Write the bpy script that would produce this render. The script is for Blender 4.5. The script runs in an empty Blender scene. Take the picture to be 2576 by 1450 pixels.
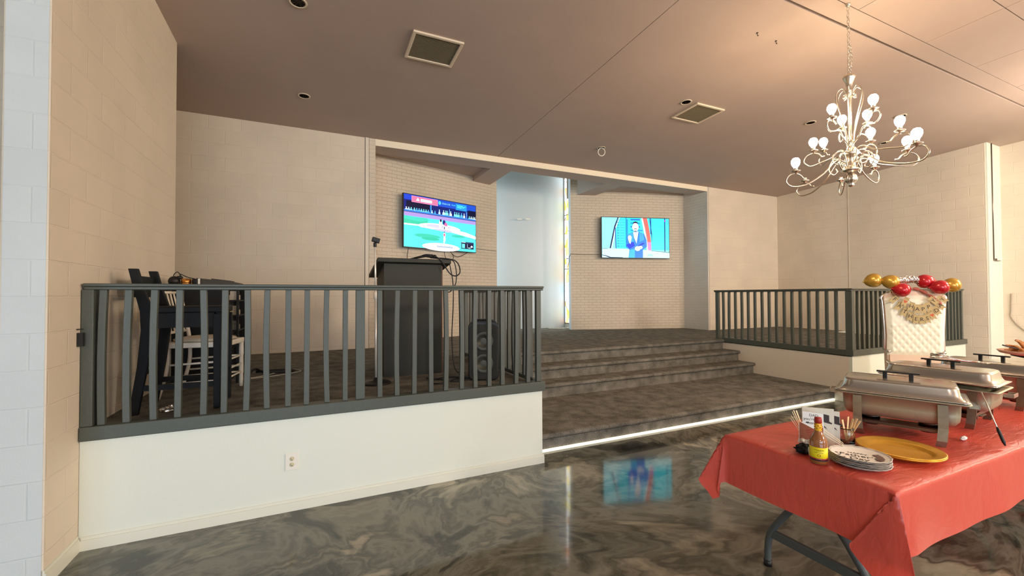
import bpy, math, random
from mathutils import Vector, Matrix
random.seed(7)
PI = math.pi
scn = bpy.context.scene
COL = scn.collection

# ------------------------------------------------------------------ camera
YAW, PITCH, ROLL, FPX, EYE = -24.7664, 0.996, -0.2131, 1070.87, 1.6
def make_camera():
    y, p, r = (math.radians(a) for a in (YAW, PITCH, ROLL))
    f = Vector((-math.sin(y)*math.cos(p), math.cos(y)*math.cos(p), math.sin(p)))
    r0 = Vector((math.cos(y), math.sin(y), 0)); u0 = r0.cross(f)
    rr = math.cos(r)*r0 + math.sin(r)*u0
    uu = -math.sin(r)*r0 + math.cos(r)*u0
    M = Matrix(((rr.x, uu.x, -f.x, 0), (rr.y, uu.y, -f.y, 0), (rr.z, uu.z, -f.z, EYE), (0, 0, 0, 1)))
    cam = bpy.data.cameras.new('camera'); o = bpy.data.objects.new('camera', cam)
    cam.sensor_width = 36; cam.lens = FPX/2576*36; cam.clip_start = .05; cam.clip_end = 100
    o.matrix_world = M; COL.objects.link(o); scn.camera = o
make_camera()

# ------------------------------------------------------------------ world, lights, exposure
scn.view_settings.view_transform = 'Standard'
scn.view_settings.look = 'None'
scn.view_settings.gamma = 1
scn.view_settings.use_curve_mapping = False
scn.view_settings.exposure = 0.2
w = bpy.data.worlds.new('world'); scn.world = w; w.use_nodes = True
w.node_tree.nodes['Background'].inputs[0].default_value = (.75, .85, 1, 1)
w.node_tree.nodes['Background'].inputs[1].default_value = .3

def lin(c):
    return tuple((x/255/12.92 if x/255 <= .04045 else ((x/255+.055)/1.055)**2.4) for x in c)
def lamp(name, kind, loc, energy, color, size=.3, size_y=None, target=None):
    l = bpy.data.lights.new(name, kind); l.energy = energy; l.color = color
    o = bpy.data.objects.new(name, l); o.location = loc; COL.objects.link(o)
    if kind == 'AREA':
        l.size = size
        if size_y: l.shape = 'RECTANGLE'; l.size_y = size_y
        o.rotation_euler = (Vector(target)-Vector(loc)).to_track_quat('-Z', 'Y').to_euler()
    else: l.shadow_soft_size = size
    return o
WARM = (1.0, .83, .67)
# unseen warm lamps, added to light the hall from behind and right
lamp('added_hall_lamp', 'POINT', (6.0, -4.5, 3.3), 700, WARM, .35)
lamp('added_hall_lamp', 'POINT', (-1.5, -4.5, 3.3), 160, WARM, .35)
lamp('added_hall_lamp', 'POINT', (10.0, -1.5, 3.2), 420, WARM, .35)
lamp('added_hall_lamp', 'POINT', (9.0, 1.2, 3.2), 150, WARM, .35)
DAY = 10.0     # strength of the daylight in the windows behind the viewer

# ------------------------------------------------------------------ materials
MATS = {}
def newmat(name):
    m = bpy.data.materials.new(name); m.use_nodes = True
    return m, m.node_tree.nodes, m.node_tree.links, m.node_tree.nodes['Principled BSDF']
def mat(name, col, rough=.6, metal=0, spec=.5, noise=0, nscale=30, bump=0, bscale=80, emit=0, coat=0, trans=0, alpha=1, ior=1.45):
    if name in MATS: return MATS[name]
    m, N, L, b = newmat(name)
    c = lin(col)
    b.inputs['Base Color'].default_value = (*c, 1); b.inputs['Roughness'].default_value = rough
    b.inputs['Metallic'].default_value = metal; b.inputs['Specular IOR Level'].default_value = spec
    b.inputs['Coat Weight'].default_value = coat; b.inputs['Transmission Weight'].default_value = trans
    b.inputs['IOR'].default_value = ior; b.inputs['Alpha'].default_value = alpha
    if emit:
        b.inputs['Emission Color'].default_value = (*c, 1); b.inputs['Emission Strength'].default_value = emit
    tc = N.new('ShaderNodeTexCoord')
    if noise:
        n = N.new('ShaderNodeTexNoise'); n.inputs['Scale'].default_value = nscale; n.inputs['Detail'].default_value = 5
        mx = N.new('ShaderNodeMix'); mx.data_type = 'RGBA'
        mx.inputs[6].default_value = (*[x*(1-noise) for x in c], 1); mx.inputs[7].default_value = (*[min(1, x*(1+noise)) for x in c], 1)
        L.new(tc.outputs['Object'], n.inputs['Vector']); L.new(n.outputs['Fac'], mx.inputs[0]); L.new(mx.outputs[2], b.inputs['Base Color'])
    if bump:
        n2 = N.new('ShaderNodeTexNoise'); n2.inputs['Scale'].default_value = bscale; n2.inputs['Detail'].default_value = 4
        bp = N.new('ShaderNodeBump'); bp.inputs['Strength'].default_value = bump; bp.inputs['Distance'].default_value = .004
        L.new(tc.outputs['Object'], n2.inputs['Vector']); L.new(n2.outputs['Fac'], bp.inputs['Height']); L.new(bp.outputs['Normal'], b.inputs['Normal'])
    MATS[name] = m
    return m
def emat(name, col, s=1.0):
    if name in MATS: return MATS[name]
    m, N, L, b = newmat(name); c = lin(col)
    b.inputs['Base Color'].default_value = (0, 0, 0, 1); b.inputs['Roughness'].default_value = .3
    b.inputs['Specular IOR Level'].default_value = .2
    b.inputs['Emission Color'].default_value = (*c, 1); b.inputs['Emission Strength'].default_value = s
    MATS[name] = m; return m
def blockmat(name, col, direction, bw, bh, mortar=.006, depth=.6, tint=.93, off=.5, zoff=0):
    """painted masonry: direction = unit vector along the wall, blocks bw x bh"""
    m, N, L, b = newmat(name); c = lin(col)
    tc = N.new('ShaderNodeTexCoord')
    dot = N.new('ShaderNodeVectorMath'); dot.operation = 'DOT_PRODUCT'; dot.inputs[1].default_value = (direction[0], direction[1], 0)
    sp = N.new('ShaderNodeSeparateXYZ'); cb = N.new('ShaderNodeCombineXYZ')
    ad = N.new('ShaderNodeMath'); ad.operation = 'ADD'; ad.inputs[1].default_value = zoff
    wob = N.new('ShaderNodeTexNoise'); wob.inputs['Scale'].default_value = 9; wob.inputs['Detail'].default_value = 3
    wm = N.new('ShaderNodeVectorMath'); wm.operation = 'SCALE'; wm.inputs['Scale'].default_value = .006
    va = N.new('ShaderNodeVectorMath'); va.operation = 'ADD'
    L.new(tc.outputs['Object'], dot.inputs[0]); L.new(tc.outputs['Object'], sp.inputs[0])
    L.new(dot.outputs['Value'], cb.inputs[0]); L.new(sp.outputs['Z'], ad.inputs[0]); L.new(ad.outputs[0], cb.inputs[1])
    L.new(tc.outputs['Object'], wob.inputs['Vector']); L.new(wob.outputs['Color'], wm.inputs[0]); L.new(cb.outputs[0], va.inputs[0]); L.new(wm.outputs[0], va.inputs[1])
    br = N.new('ShaderNodeTexBrick'); br.offset = off
    br.inputs['Scale'].default_value = 1; br.inputs['Mortar Size'].default_value = mortar; br.inputs['Mortar Smooth'].default_value = .6
    br.inputs['Brick Width'].default_value = bw; br.inputs['Row Height'].default_value = bh
    br.inputs['Color1'].default_value = (*c, 1); br.inputs['Color2'].default_value = (*[x*.97 for x in c], 1)
    br.inputs['Mortar'].default_value = (*[x*tint for x in c], 1)
    L.new(va.outputs[0], br.inputs['Vector'])
    n = N.new('ShaderNodeTexNoise'); n.inputs['Scale'].default_value = 1.4; n.inputs['Detail'].default_value = 6
    mp = N.new('ShaderNodeMapRange'); mp.inputs['From Min'].default_value = .3; mp.inputs['From Max'].default_value = .7; mp.inputs['To Min'].default_value = .93; mp.inputs['To Max'].default_value = 1.03
    mu = N.new('ShaderNodeVectorMath'); mu.operation = 'SCALE'
    L.new(tc.outputs['Object'], n.inputs['Vector']); L.new(n.outputs['Fac'], mp.inputs[0]); L.new(br.outputs['Color'], mu.inputs[0]); L.new(mp.outputs[0], mu.inputs['Scale'])
    L.new(mu.outputs[0], b.inputs['Base Color'])
    gr = N.new('ShaderNodeTexNoise'); gr.inputs['Scale'].default_value = 160; gr.inputs['Detail'].default_value = 4
    L.new(tc.outputs['Object'], gr.inputs['Vector'])
    sub = N.new('ShaderNodeMath'); sub.operation = 'MULTIPLY_ADD'; sub.inputs[1].default_value = -1.0
    gm = N.new('ShaderNodeMath'); gm.operation = 'MULTIPLY'; gm.inputs[1].default_value = .35
    L.new(gr.outputs['Fac'], gm.inputs[0]); L.new(br.outputs['Fac'], sub.inputs[0]); L.new(gm.outputs[0], sub.inputs[2])
    bp = N.new('ShaderNodeBump'); bp.inputs['Strength'].default_value = depth; bp.inputs['Distance'].default_value = .005
    L.new(sub.outputs[0], bp.inputs['Height']); L.new(bp.outputs['Normal'], b.inputs['Normal'])
    b.inputs['Roughness'].default_value = .62; b.inputs['Specular IOR Level'].default_value = .35
    MATS[name] = m; return m
def floormat():
    m, N, L, b = newmat('epoxy_floor')
    tc = N.new('ShaderNodeTexCoord')
    mp = N.new('ShaderNodeMapping'); mp.inputs['Rotation'].default_value = (0, 0, .5); mp.inputs['Scale'].default_value = (1, 1.15, 1)
    L.new(tc.outputs['Object'], mp.inputs[0])
    n1 = N.new('ShaderNodeTexNoise'); n1.inputs['Scale'].default_value = .8; n1.inputs['Detail'].default_value = 4; n1.inputs['Distortion'].default_value = 1.2
    L.new(mp.outputs[0], n1.inputs['Vector'])
    vs = N.new('ShaderNodeVectorMath'); vs.operation = 'SCALE'; vs.inputs['Scale'].default_value = 1.6
    va = N.new('ShaderNodeVectorMath'); va.operation = 'ADD'
    L.new(n1.outputs['Color'], vs.inputs[0]); L.new(mp.outputs[0], va.inputs[0]); L.new(vs.outputs[0], va.inputs[1])
    n2 = N.new('ShaderNodeTexNoise'); n2.inputs['Scale'].default_value = 1.0; n2.inputs['Detail'].default_value = 9; n2.inputs['Roughness'].default_value = .58; n2.inputs['Distortion'].default_value = .55
    L.new(va.outputs[0], n2.inputs['Vector'])
    r = N.new('ShaderNodeValToRGB'); e = r.color_ramp.elements
    e[0].position = .30; e[0].color = (*lin((28, 28, 24)), 1); e[1].position = .78; e[1].color = (*lin((214, 206, 182)), 1)
    for p, c in ((.42, (66, 66, 58)), (.50, (124, 122, 110)), (.56, (80, 79, 69)), (.64, (160, 153, 134))):
        x = e.new(p); x.color = (*lin(c), 1)
    L.new(n2.outputs['Fac'], r.inputs[0])
    n3 = N.new('ShaderNodeTexNoise'); n3.inputs['Scale'].default_value = .45; n3.inputs['Detail'].default_value = 2
    L.new(tc.outputs['Object'], n3.inputs['Vector'])
    tint = N.new('ShaderNodeValToRGB'); tint.color_ramp.elements[0].color = (.86, .93, .97, 1); tint.color_ramp.elements[1].color = (1.0, .95, .86, 1)
    tint.color_ramp.elements[0].position = .42; tint.color_ramp.elements[1].position = .62
    L.new(n3.outputs['Fac'], tint.inputs[0])
    mx = N.new('ShaderNodeVectorMath'); mx.operation = 'MULTIPLY'
    L.new(r.outputs[0], mx.inputs[0]); L.new(tint.outputs[0], mx.inputs[1]); L.new(mx.outputs[0], b.inputs['Base Color'])
    b.inputs['Roughness'].default_value = .07; b.inputs['Specular IOR Level'].default_value = .55
    MATS['floor'] = m; return m
def carpetmat():
    m, N, L, b = newmat('carpet')
    tc = N.new('ShaderNodeTexCoord')
    n = N.new('ShaderNodeTexNoise'); n.inputs['Scale'].default_value = 190; n.inputs['Detail'].default_value = 5
    n2 = N.new('ShaderNodeTexNoise'); n2.inputs['Scale'].default_value = 7; n2.inputs['Detail'].default_value = 6
    ad = N.new('ShaderNodeMath'); ad.operation = 'MULTIPLY_ADD'; ad.inputs[1].default_value = .35
    sc = N.new('ShaderNodeMath'); sc.operation = 'MULTIPLY'; sc.inputs[1].default_value = .65
    for q in (n, n2): L.new(tc.outputs['Object'], q.inputs['Vector'])
    L.new(n.outputs['Fac'], sc.inputs[0]); L.new(n2.outputs['Fac'], ad.inputs[0]); L.new(sc.outputs[0], ad.inputs[2])
    r = N.new('ShaderNodeValToRGB'); r.color_ramp.elements[0].position = .38; r.color_ramp.elements[1].position = .64
    r.color_ramp.elements[0].color = (*lin((70, 70, 64)), 1); r.color_ramp.elements[1].color = (*lin((150, 145, 134)), 1)
    L.new(ad.outputs[0], r.inputs[0]); L.new(r.outputs[0], b.inputs['Base Color'])
    bp = N.new('ShaderNodeBump'); bp.inputs['Strength'].default_value = .8; bp.inputs['Distance'].default_value = .006
    L.new(n.outputs['Fac'], bp.inputs['Height']); L.new(bp.outputs['Normal'], b.inputs['Normal'])
    b.inputs['Roughness'].default_value = .95; b.inputs['Specular IOR Level'].default_value = .1
    MATS['carpet'] = m; return m
def glassmat():
    """stained glass lit from outside"""
    m, N, L, b = newmat('stained_glass')
    tc = N.new('ShaderNodeTexCoord')
    mp = N.new('ShaderNodeMapping'); mp.inputs['Scale'].default_value = (3.2, 3.2, 1.7); L.new(tc.outputs['Object'], mp.inputs[0])
    v = N.new('ShaderNodeTexVoronoi'); v.inputs['Scale'].default_value = 2.4; L.new(mp.outputs[0], v.inputs['Vector'])
    sp = N.new('ShaderNodeSeparateColor'); L.new(v.outputs['Color'], sp.inputs[0])
    r = N.new('ShaderNodeValToRGB'); r.color_ramp.interpolation = 'CONSTANT'; e = r.color_ramp.elements
    e[0].position = 0; e[0].color = (.86, .95, 1, 1); e[1].position = .38; e[1].color = (1, .78, .04, 1)
    for p, c in ((.56, (.9, .97, 1, 1)), (.72, (1, .32, .10, 1)), (.80, (.35, .75, 1, 1)), (.88, (1, .95, .85, 1))):
        x = e.new(p); x.color = c
    L.new(sp.outputs[0], r.inputs[0])
    v2 = N.new('ShaderNodeTexVoronoi'); v2.feature = 'DISTANCE_TO_EDGE'; v2.inputs['Scale'].default_value = 2.4; L.new(mp.outputs[0], v2.inputs['Vector'])
    lt = N.new('ShaderNodeMath'); lt.operation = 'GREATER_THAN'; lt.inputs[1].default_value = .018; L.new(v2.outputs['Distance'], lt.inputs[0])
    st = N.new('ShaderNodeMath'); st.operation = 'MULTIPLY'; st.inputs[1].default_value = 4.2; L.new(lt.outputs[0], st.inputs[0])
    b.inputs['Base Color'].default_value = (.02, .02, .02, 1); b.inputs['Roughness'].default_value = .2
    L.new(r.outputs[0], b.inputs['Emission Color']); L.new(st.outputs[0], b.inputs['Emission Strength'])
    MATS['stained'] = m; return m
def clothmat():
    m, N, L, b = newmat('red_plastic_cloth')
    c = lin((222, 92, 76)); b.inputs['Base Color'].default_value = (*c, 1); b.inputs['Roughness'].default_value = .38
    tr = N.new('ShaderNodeBsdfTranslucent'); tr.inputs['Color'].default_value = (*lin((240, 80, 60)), 1)
    ms = N.new('ShaderNodeMixShader'); ms.inputs[0].default_value = .2
    L.new(b.outputs[0], ms.inputs[1]); L.new(tr.outputs[0], ms.inputs[2]); L.new(ms.outputs[0], N['Material Output'].inputs['Surface'])
    tc = N.new('ShaderNodeTexCoord'); n = N.new('ShaderNodeTexNoise'); n.inputs['Scale'].default_value = 6; n.inputs['Detail'].default_value = 6; n.inputs['Distortion'].default_value = 1.5
    mp = N.new('ShaderNodeMapping'); mp.inputs['Scale'].default_value = (1, 3, 1); mp.inputs['Rotation'].default_value = (0, 0, .6)
    L.new(tc.outputs['Object'], mp.inputs[0]); L.new(mp.outputs[0], n.inputs['Vector'])
    bp = N.new('ShaderNodeBump'); bp.inputs['Strength'].default_value = .5; bp.inputs['Distance'].default_value = .012
    L.new(n.outputs['Fac'], bp.inputs['Height']); L.new(bp.outputs['Normal'], b.inputs['Normal']); L.new(bp.outputs['Normal'], tr.inputs['Normal'])
    MATS['cloth'] = m; return m

CREAM = (222, 210, 190)
M_BACK = blockmat('block_wall_back', CREAM, (1, 0), .406, .203, zoff=.02, tint=1.04, depth=.6)
M_END = blockmat('block_wall_daylit_end', (206, 214, 214), (1, 0), .406, .203, zoff=.02, tint=.975, depth=.4, off=.5)  # wing wall's end, its cool daylight tint put into the block colour
M_SIDE = blockmat('block_wall_side', CREAM, (0, 1), .406, .203, zoff=.02, tint=1.04, depth=.6)
TL = (.953, .3027); TR = (.953, -.3027)
M_BRL = blockmat('brick_wall_left', (220, 207, 186), TL, .203, .0677, mortar=.004, depth=.9, tint=.87)
M_BRR = blockmat('brick_wall_right', (220, 207, 186), TR, .203, .0677, mortar=.004, depth=.9, tint=.87)
M_BRX = blockmat('brick_pilaster', (220, 207, 186), (1, 0), .203, .0677, mortar=.004, depth=.7)
M_BRY = blockmat('brick_jamb', (216, 208, 196), (0, 1), .203, .0677, mortar=.004, depth=.6)
M_PAINT = mat('smooth_cream_paint', (226, 216, 198), .55, bump=.15)
M_WHITE = mat('white_paint_panel', (220, 226, 214), .5, bump=.12, bscale=60)
M_TRIM = mat('baseboard_paint', (220, 221, 206), .4)
M_CEIL = mat('ceiling_paint', (186, 168, 156), .8, noise=.06, nscale=2.2, bump=.35, bscale=120, spec=.2)
M_GAP = mat('dark_gap', (28, 24, 20), .9)
M_RAIL = mat('rail_paint', (77, 82, 74), .42, noise=.07, nscale=25, bump=.3, bscale=40)
M_FLOOR = floormat(); M_CARPET = carpetmat(); M_GLASS = glassmat(); M_CLOTH = clothmat()
M_BLACK = mat('black_plastic', (22, 22, 22), .45)
M_BLKPAINT = mat('lectern_paint', (42, 42, 31), .6, noise=.12, nscale=6, bump=.2)
M_BLKWOOD = mat('black_wood', (17, 18, 19), .6, spec=.3, noise=.1, nscale=8)
M_STEEL = mat('brushed_steel', (204, 200, 192), .2, 1.0)
M_PAN = mat('pan_steel', (176, 170, 146), .5, .8, noise=.08, nscale=60)
M_LEG = mat('leg_steel', (150, 140, 122), .36, .95, noise=.25, nscale=45)
M_STEELD = mat('dark_steel', (120, 112, 104), .3, 1.0)
M_CHROME = mat('polished_silver', (225, 222, 215), .12, 1.0)
M_SILVER = mat('satin_silver', (215, 205, 190), .28, 1.0)
M_CHWHITE = mat('white_chair_paint', (232, 224, 208), .4)
M_GREYW = mat('white_plastic', (228, 226, 215), .4)

# ------------------------------------------------------------------ mesh builder
def catmull(P, n=8):
    P = [Vector(p) for p in P]; out = []
    Q = [P[0]*2-P[1]] + P + [P[-1]*2-P[-2]]
    for i in range(1, len(Q)-2):
        for k in range(n):
            t = k/n; a, b, c, d = Q[i-1], Q[i], Q[i+1], Q[i+2]
            out.append(.5*((2*b)+(c-a)*t+(2*a-5*b+4*c-d)*t*t+(3*b-a-3*c+d)*t**3))
    out.append(P[-1]); return out
class MB:
    def __init__(s): s.v = []; s.f = []; s.m = []; s.s = []
    def add(s, vs, fs, mi=0, smooth=False):
        o = len(s.v); s.v += [tuple(v) for v in vs]
        for f in fs: s.f.append(tuple(i+o for i in f)); s.m.append(mi); s.s.append(smooth)
        return s
    def box(s, x0, x1, y0, y1, z0, z1, mi=0, M=None):
        v = [Vector((x, y, z)) for z in (z0, z1) for y in (y0, y1) for x in (x0, x1)]
        if M is not None: v = [M @ q for q in v]
        return s.add(v, [(0, 2, 3, 1), (4, 5, 7, 6), (0, 1, 5, 4), (2, 6, 7, 3), (0, 4, 6, 2), (1, 3, 7, 5)], mi)
    def bar(s, a, b, w, h, mi=0, up=(0, 0, 1)):
        a, b = Vector(a), Vector(b); d = (b-a).normalized(); u = Vector(up)
        if abs(d.dot(u)) > .98: u = Vector((0, 1, 0))
        sd = d.cross(u).normalized(); u2 = sd.cross(d)
        v = [p + sd*x*w/2 + u2*y*h/2 for p in (a, b) for x, y in ((-1, -1), (1, -1), (1, 1), (-1, 1))]
        return s.add(v, [(0, 3, 2, 1), (4, 5, 6, 7), (0, 1, 5, 4), (1, 2, 6, 5), (2, 3, 7, 6), (3, 0, 4, 7)], mi)
    def tube(s, P, r, seg=8, mi=0, smooth=True, closed=False):
        P = [Vector(p) for p in P]; n = len(P); rs = r if isinstance(r, (list, tuple)) else [r]*n
        vs = []; prev = None
        for i, p in enumerate(P):
            if closed: d = P[(i+1) % n]-P[i-1]
            else: d = P[min(i+1, n-1)]-P[max(i-1, 0)]
            if d.length < 1e-9: d = Vector((0, 0, 1))
            d.normalize()
            if prev is None:
                u = Vector((0, 0, 1)) if abs(d.z) < .9 else Vector((1, 0, 0)); prev = d.cross(u).normalized()
            a = (prev - d*prev.dot(d)).normalized(); b = d.cross(a); prev = a
            for k in range(seg):
                t = 2*PI*k/seg; vs.append(p + (a*math.cos(t)+b*math.sin(t))*rs[i])
        fs = []
        for i in range(n if closed else n-1):
            j = (i+1) % n
            for k in range(seg): fs.append((i*seg+k, i*seg+(k+1) % seg, j*seg+(k+1) % seg, j*seg+k))
        if not closed: fs += [tuple(range(seg))[::-1], tuple((n-1)*seg+k for k in range(seg))]
        return s.add(vs, fs, mi, smooth)
    def cyl(s, a, b, r0, r1=None, seg=20, mi=0): return s.tube([a, b], [r0, r0 if r1 is None else r1], seg, mi)
    def lathe(s, prof, c=(0, 0, 0), seg=28, mi=0, M=None, flute=0, nf=8, caps=True):
        vs = []; c = Vector(c)
        for r, z in prof:
            for k in range(seg):
                t = 2*PI*k/seg; rr = r*(1+flute*math.cos(nf*t))
                q = Vector((rr*math.cos(t), rr*math.sin(t), z)); vs.append((M @ q if M is not None else q)+c)
        fs = [(i*seg+k, i*seg+(k+1) % seg, (i+1)*seg+(k+1) % seg, (i+1)*seg+k) for i in range(len(prof)-1) for k in range(seg)]
        if caps and prof[0][0] > 1e-6: fs.append(tuple(range(seg))[::-1])
        if caps and prof[-1][0] > 1e-6: fs.append(tuple((len(prof)-1)*seg+k for k in range(seg)))
        return s.add(vs, fs, mi, True)
    def ball(s, c, r, seg=16, mi=0, M=None):
        r = r if isinstance(r, (tuple, list)) else (r, r, r)
        A = Matrix.Diagonal((r[0], r[1], r[2])).to_3x3()
        if M is not None: A = M.to_3x3() @ A
        n = max(6, seg//2)
        return s.lathe([(math.sin(PI*i/n), -math.cos(PI*i/n)) for i in range(n+1)], c, seg, mi, A)
    def prism(s, poly, z0, z1, mi=0, M=None):
        n = len(poly); v = [Vector((x, y, z)) for z in (z0, z1) for x, y in poly]
        if M is not None: v = [M @ q for q in v]
        return s.add(v, [tuple(range(n))[::-1], tuple(range(n, 2*n))] + [(i, (i+1) % n, n+(i+1) % n, n+i) for i in range(n)], mi)
    def grid(s, fn, nu, nv, mi=0, smooth=True):
        vs = [fn(i/nu, j/nv) for j in range(nv+1) for i in range(nu+1)]
        return s.add(vs, [(j*(nu+1)+i, j*(nu+1)+i+1, (j+1)*(nu+1)+i+1, (j+1)*(nu+1)+i) for j in range(nv) for i in range(nu)], mi, smooth)
    def mesh(s, me, M, mi=0):
        return s.add([M @ v.co for v in me.vertices], [tuple(p.vertices) for p in me.polygons], mi)
    def build(s, name, mats, parent=None, world=True, bevel=0):
        me = bpy.data.meshes.new(name); off = Vector((0, 0, 0))
        if parent is not None and world: off = wloc(parent)
        me.from_pydata([tuple(Vector(v)-off) for v in s.v], [], s.f)
        for m in (mats if isinstance(mats, (list, tuple)) else [mats]): me.materials.append(m)
        me.polygons.foreach_set('material_index', s.m); me.polygons.foreach_set('use_smooth', s.s)
        me.update()
        o = bpy.data.objects.new(name, me); COL.objects.link(o)
        if parent is not None: o.parent = parent
        if bevel:
            b = o.modifiers.new('bevel', 'BEVEL'); b.width = bevel; b.segments = 2; b.limit_method = 'ANGLE'; b.angle_limit = .6
        return o
def wloc(o):
    v = Vector((0, 0, 0))
    while o is not None: v = v + Vector(o.location); o = o.parent
    return v
def tag(o, label=None, cat=None, group=None, kind=None):
    if label: o['label'] = label
    if cat: o['category'] = cat
    if group: o['group'] = group
    if kind: o['kind'] = kind
    return o
def struct(o): o['kind'] = 'structure'; return o
def thing(name, label, cat, loc=(0, 0, 0), rz=0, group=None):
    o = bpy.data.objects.new(name, None); COL.objects.link(o); o.location = loc; o.rotation_euler = (0, 0, rz); o.empty_display_size = .1
    return tag(o, label, cat, group)
def copy_tree(o, parent=None):
    c = o.copy(); COL.objects.link(c)
    if parent is not None: c.parent = parent
    for ch in list(o.children): copy_tree(ch, c)
    return c
def kids(o, name): return [c for c in o.children if c.name.split('.')[0] == name]
TXT = {}
def text(txt, size=1.0, depth=0.002, align='CENTER'):
    k = (txt, size, depth, align)
    if k in TXT: return TXT[k]
    c = bpy.data.curves.new('lettering', 'FONT'); c.body = txt; c.size = size; c.extrude = depth; c.align_x = align; c.align_y = 'CENTER'; c.resolution_u = 3
    o = bpy.data.objects.new('lettering', c); COL.objects.link(o)
    me = bpy.data.meshes.new_from_object(o.evaluated_get(bpy.context.evaluated_depsgraph_get()))
    bpy.data.objects.remove(o); TXT[k] = me; return me
def RZ(a): return Matrix.Rotation(a, 4, 'Z')
def RX(a): return Matrix.Rotation(a, 4, 'X')
def RY(a): return Matrix.Rotation(a, 4, 'Y')
def T(x, y, z): return Matrix.Translation((x, y, z))

# ------------------------------------------------------------------ the room
ZT, SL, YB = 4.235, .0376, 7.403
XL, X1, X2, XR = -1.352, 1.976, 7.163, 11.39
YF, ZS = 3.602, .736
def cz(y): return ZT + SL*(YB-y)
XA, XZ, YN = -7.5, 15.0, -8.0     # far ends of the hall
HC = 4.126                        # underside of the header
def room():
    b = MB(); b.box(XA, XZ, YN, 3.9, -.12, 0); b.box(XA, XL-.19, 3.9, YB, -.12, 0); struct(b.build('floor', M_FLOOR))
    # ceiling: painted panels with open joints under a dark deck
    b = MB()
    def panel(x0, x1, y0, y1):
        g = .004
        v = [(x, y, cz(y)+h) for h in (0, .03) for x, y in ((x0+g, y0+g), (x1-g, y0+g), (x1-g, y1-g), (x0+g, y1-g))]
        b.add(v, [(0, 3, 2, 1), (4, 5, 6, 7), (0, 1, 5, 4), (1, 2, 6, 5), (2, 3, 7, 6), (3, 0, 4, 7)], 0)
    panel(XA, 3.122, 2.56, YB+.5); panel(3.122, XZ, 2.56, YB+.5)
    panel(XA, XZ, 2.352, 2.54)
    xs = [XA, -2, 0.4, 2.65, 4.885, 6.225, 7.46, 8.7, 10, XZ]
    for i in range(len(xs)-1):
        panel(xs[i], xs[i+1], 1.745, 2.352); panel(xs[i], xs[i+1], YN, 1.745)
    v = [(x, y, cz(y)+h) for h in (.03, .2) for x, y in ((XA, YN), (XZ, YN), (XZ, YB+.5), (XA, YB+.5))]
    b.add(v, [(0, 3, 2, 1), (4, 5, 6, 7), (0, 1, 5, 4), (1, 2, 6, 5), (2, 3, 7, 6), (3, 0, 4, 7)], 1)
    struct(b.build('ceiling', [M_CEIL, M_GAP]))
    # back wall either side of the recess, header and its end trims
    b = MB(); b.box(-3.4, .734, YB, YB+.22, 0, ZT+.1); struct(b.build('wall_back', M_BACK))
    b = MB(); b.box(8.72, XR+.4, YB, YB+.22, 0, ZT+.1); struct(b.build('wall_back', M_BACK))
    b = MB(); b.box(.742, .797, YB-.012, YB+.2, ZS, ZT+.02); struct(b.build('trim_1', M_PAINT))
    b = MB(); b.box(.803, .903, YB, YB+.9, ZS, ZT+.02); struct(b.build('wall_left_jamb', M_BRX))
    b = MB(); b.box(.734, .742, YB+.01, YB+.2, ZS, ZT+.02); b.box(.797, .803, YB+.01, YB+.2, ZS, ZT+.02); b.box(8.712, 8.72, YB+.01, YB+.2, 2.4, ZT+.02); struct(b.build('trim_2', M_GAP))
    b = MB(); b.box(8.672, 8.712, YB, YB+.84, ZS, ZT+.02); struct(b.build('wall_right_jamb', M_BRY))
    b = MB(); b.box(.903, 8.672, YB+.018, YB+.43, HC+.001, ZT+.03); struct(b.build('ceiling_header', M_CEIL))  # header body in the darker ceiling colour, painting in its underside's shade
    b = MB(); b.box(.903, 8.672, YB, YB+.018, HC, ZT+.03); struct(b.build('trim_3', mat('header_lit_front', (246, 234, 208), .5)))  # header's front face split off, its brighter lit look put into the colour
    # recess: slanting brick walls
    b = MB()
    def slab(P, Q, t, z0, z1, mi=0, bb=b):
        P, Q = Vector((*P, 0)), Vector((*Q, 0)); d = (Q-P).normalized(); n = Vector((-d.y, d.x, 0))*t
        bb.prism([(P.x, P.y), (Q.x, Q.y), (Q.x+n.x, Q.y+n.y), (P.x+n.x, P.y+n.y)], z0, z1, mi)
    slab((.903, 8.137), (3.795, 9.057), .2, ZS, 6.0); struct(b.build('wall_recess_left', M_BRL))
    b = MB(); slab((5.805, 9.057), (8.672, 8.146), .2, ZS, 6.0, bb=b); struct(b.build('wall_recess_right', M_BRR))
    b = MB(); e = .004
    P = Vector((5.805, 9.057, 0)); n = Vector((.303, .953, 0)); d = Vector((.953, -.303, 0))
    b.prism([tuple((P-d*e-n*.003)[:2]), tuple((P+d*.0)[:2]), tuple((P+n*.2)[:2]), tuple((P+n*.2-d*e)[:2])], ZS, 6.0)
    struct(b.build('trim_4', mat('bluish_white_paint', (226, 232, 238), .5)))
    # low ceilings over the two side bays, beams, tall shaft between
    b = MB(); b.box(.903, 3.15, YB+.43, 9.3, 4.222, 4.3); b.box(6.42, 8.672, YB+.43, 9.3, 4.222, 4.3); struct(b.build('ceiling_recess', M_CEIL))
    b = MB(); b.box(3.15, 3.6, YB+.43, 9.5, HC, 6.0); struct(b.build('trim_5', M_CEIL))
    b = MB(); b.box(5.97, 6.42, YB+.43, 9.5, HC, 6.0); struct(b.build('trim_6', M_CEIL))
    b = MB(); b.box(3.15, 6.42, YB+.33, YB+.43, ZT+.03, 6.0); b.box(3.0, 6.6, YB+.3, 10.2, 6.0, 6.1); struct(b.build('ceiling_shaft', M_PAINT))
    b = MB()
    def cw(u, v):      # gently bowed rear wall
        x = 3.30+3.0*u; return Vector((x, 9.84+.05*math.sin(PI*u), ZS+5.3*v))
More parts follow.
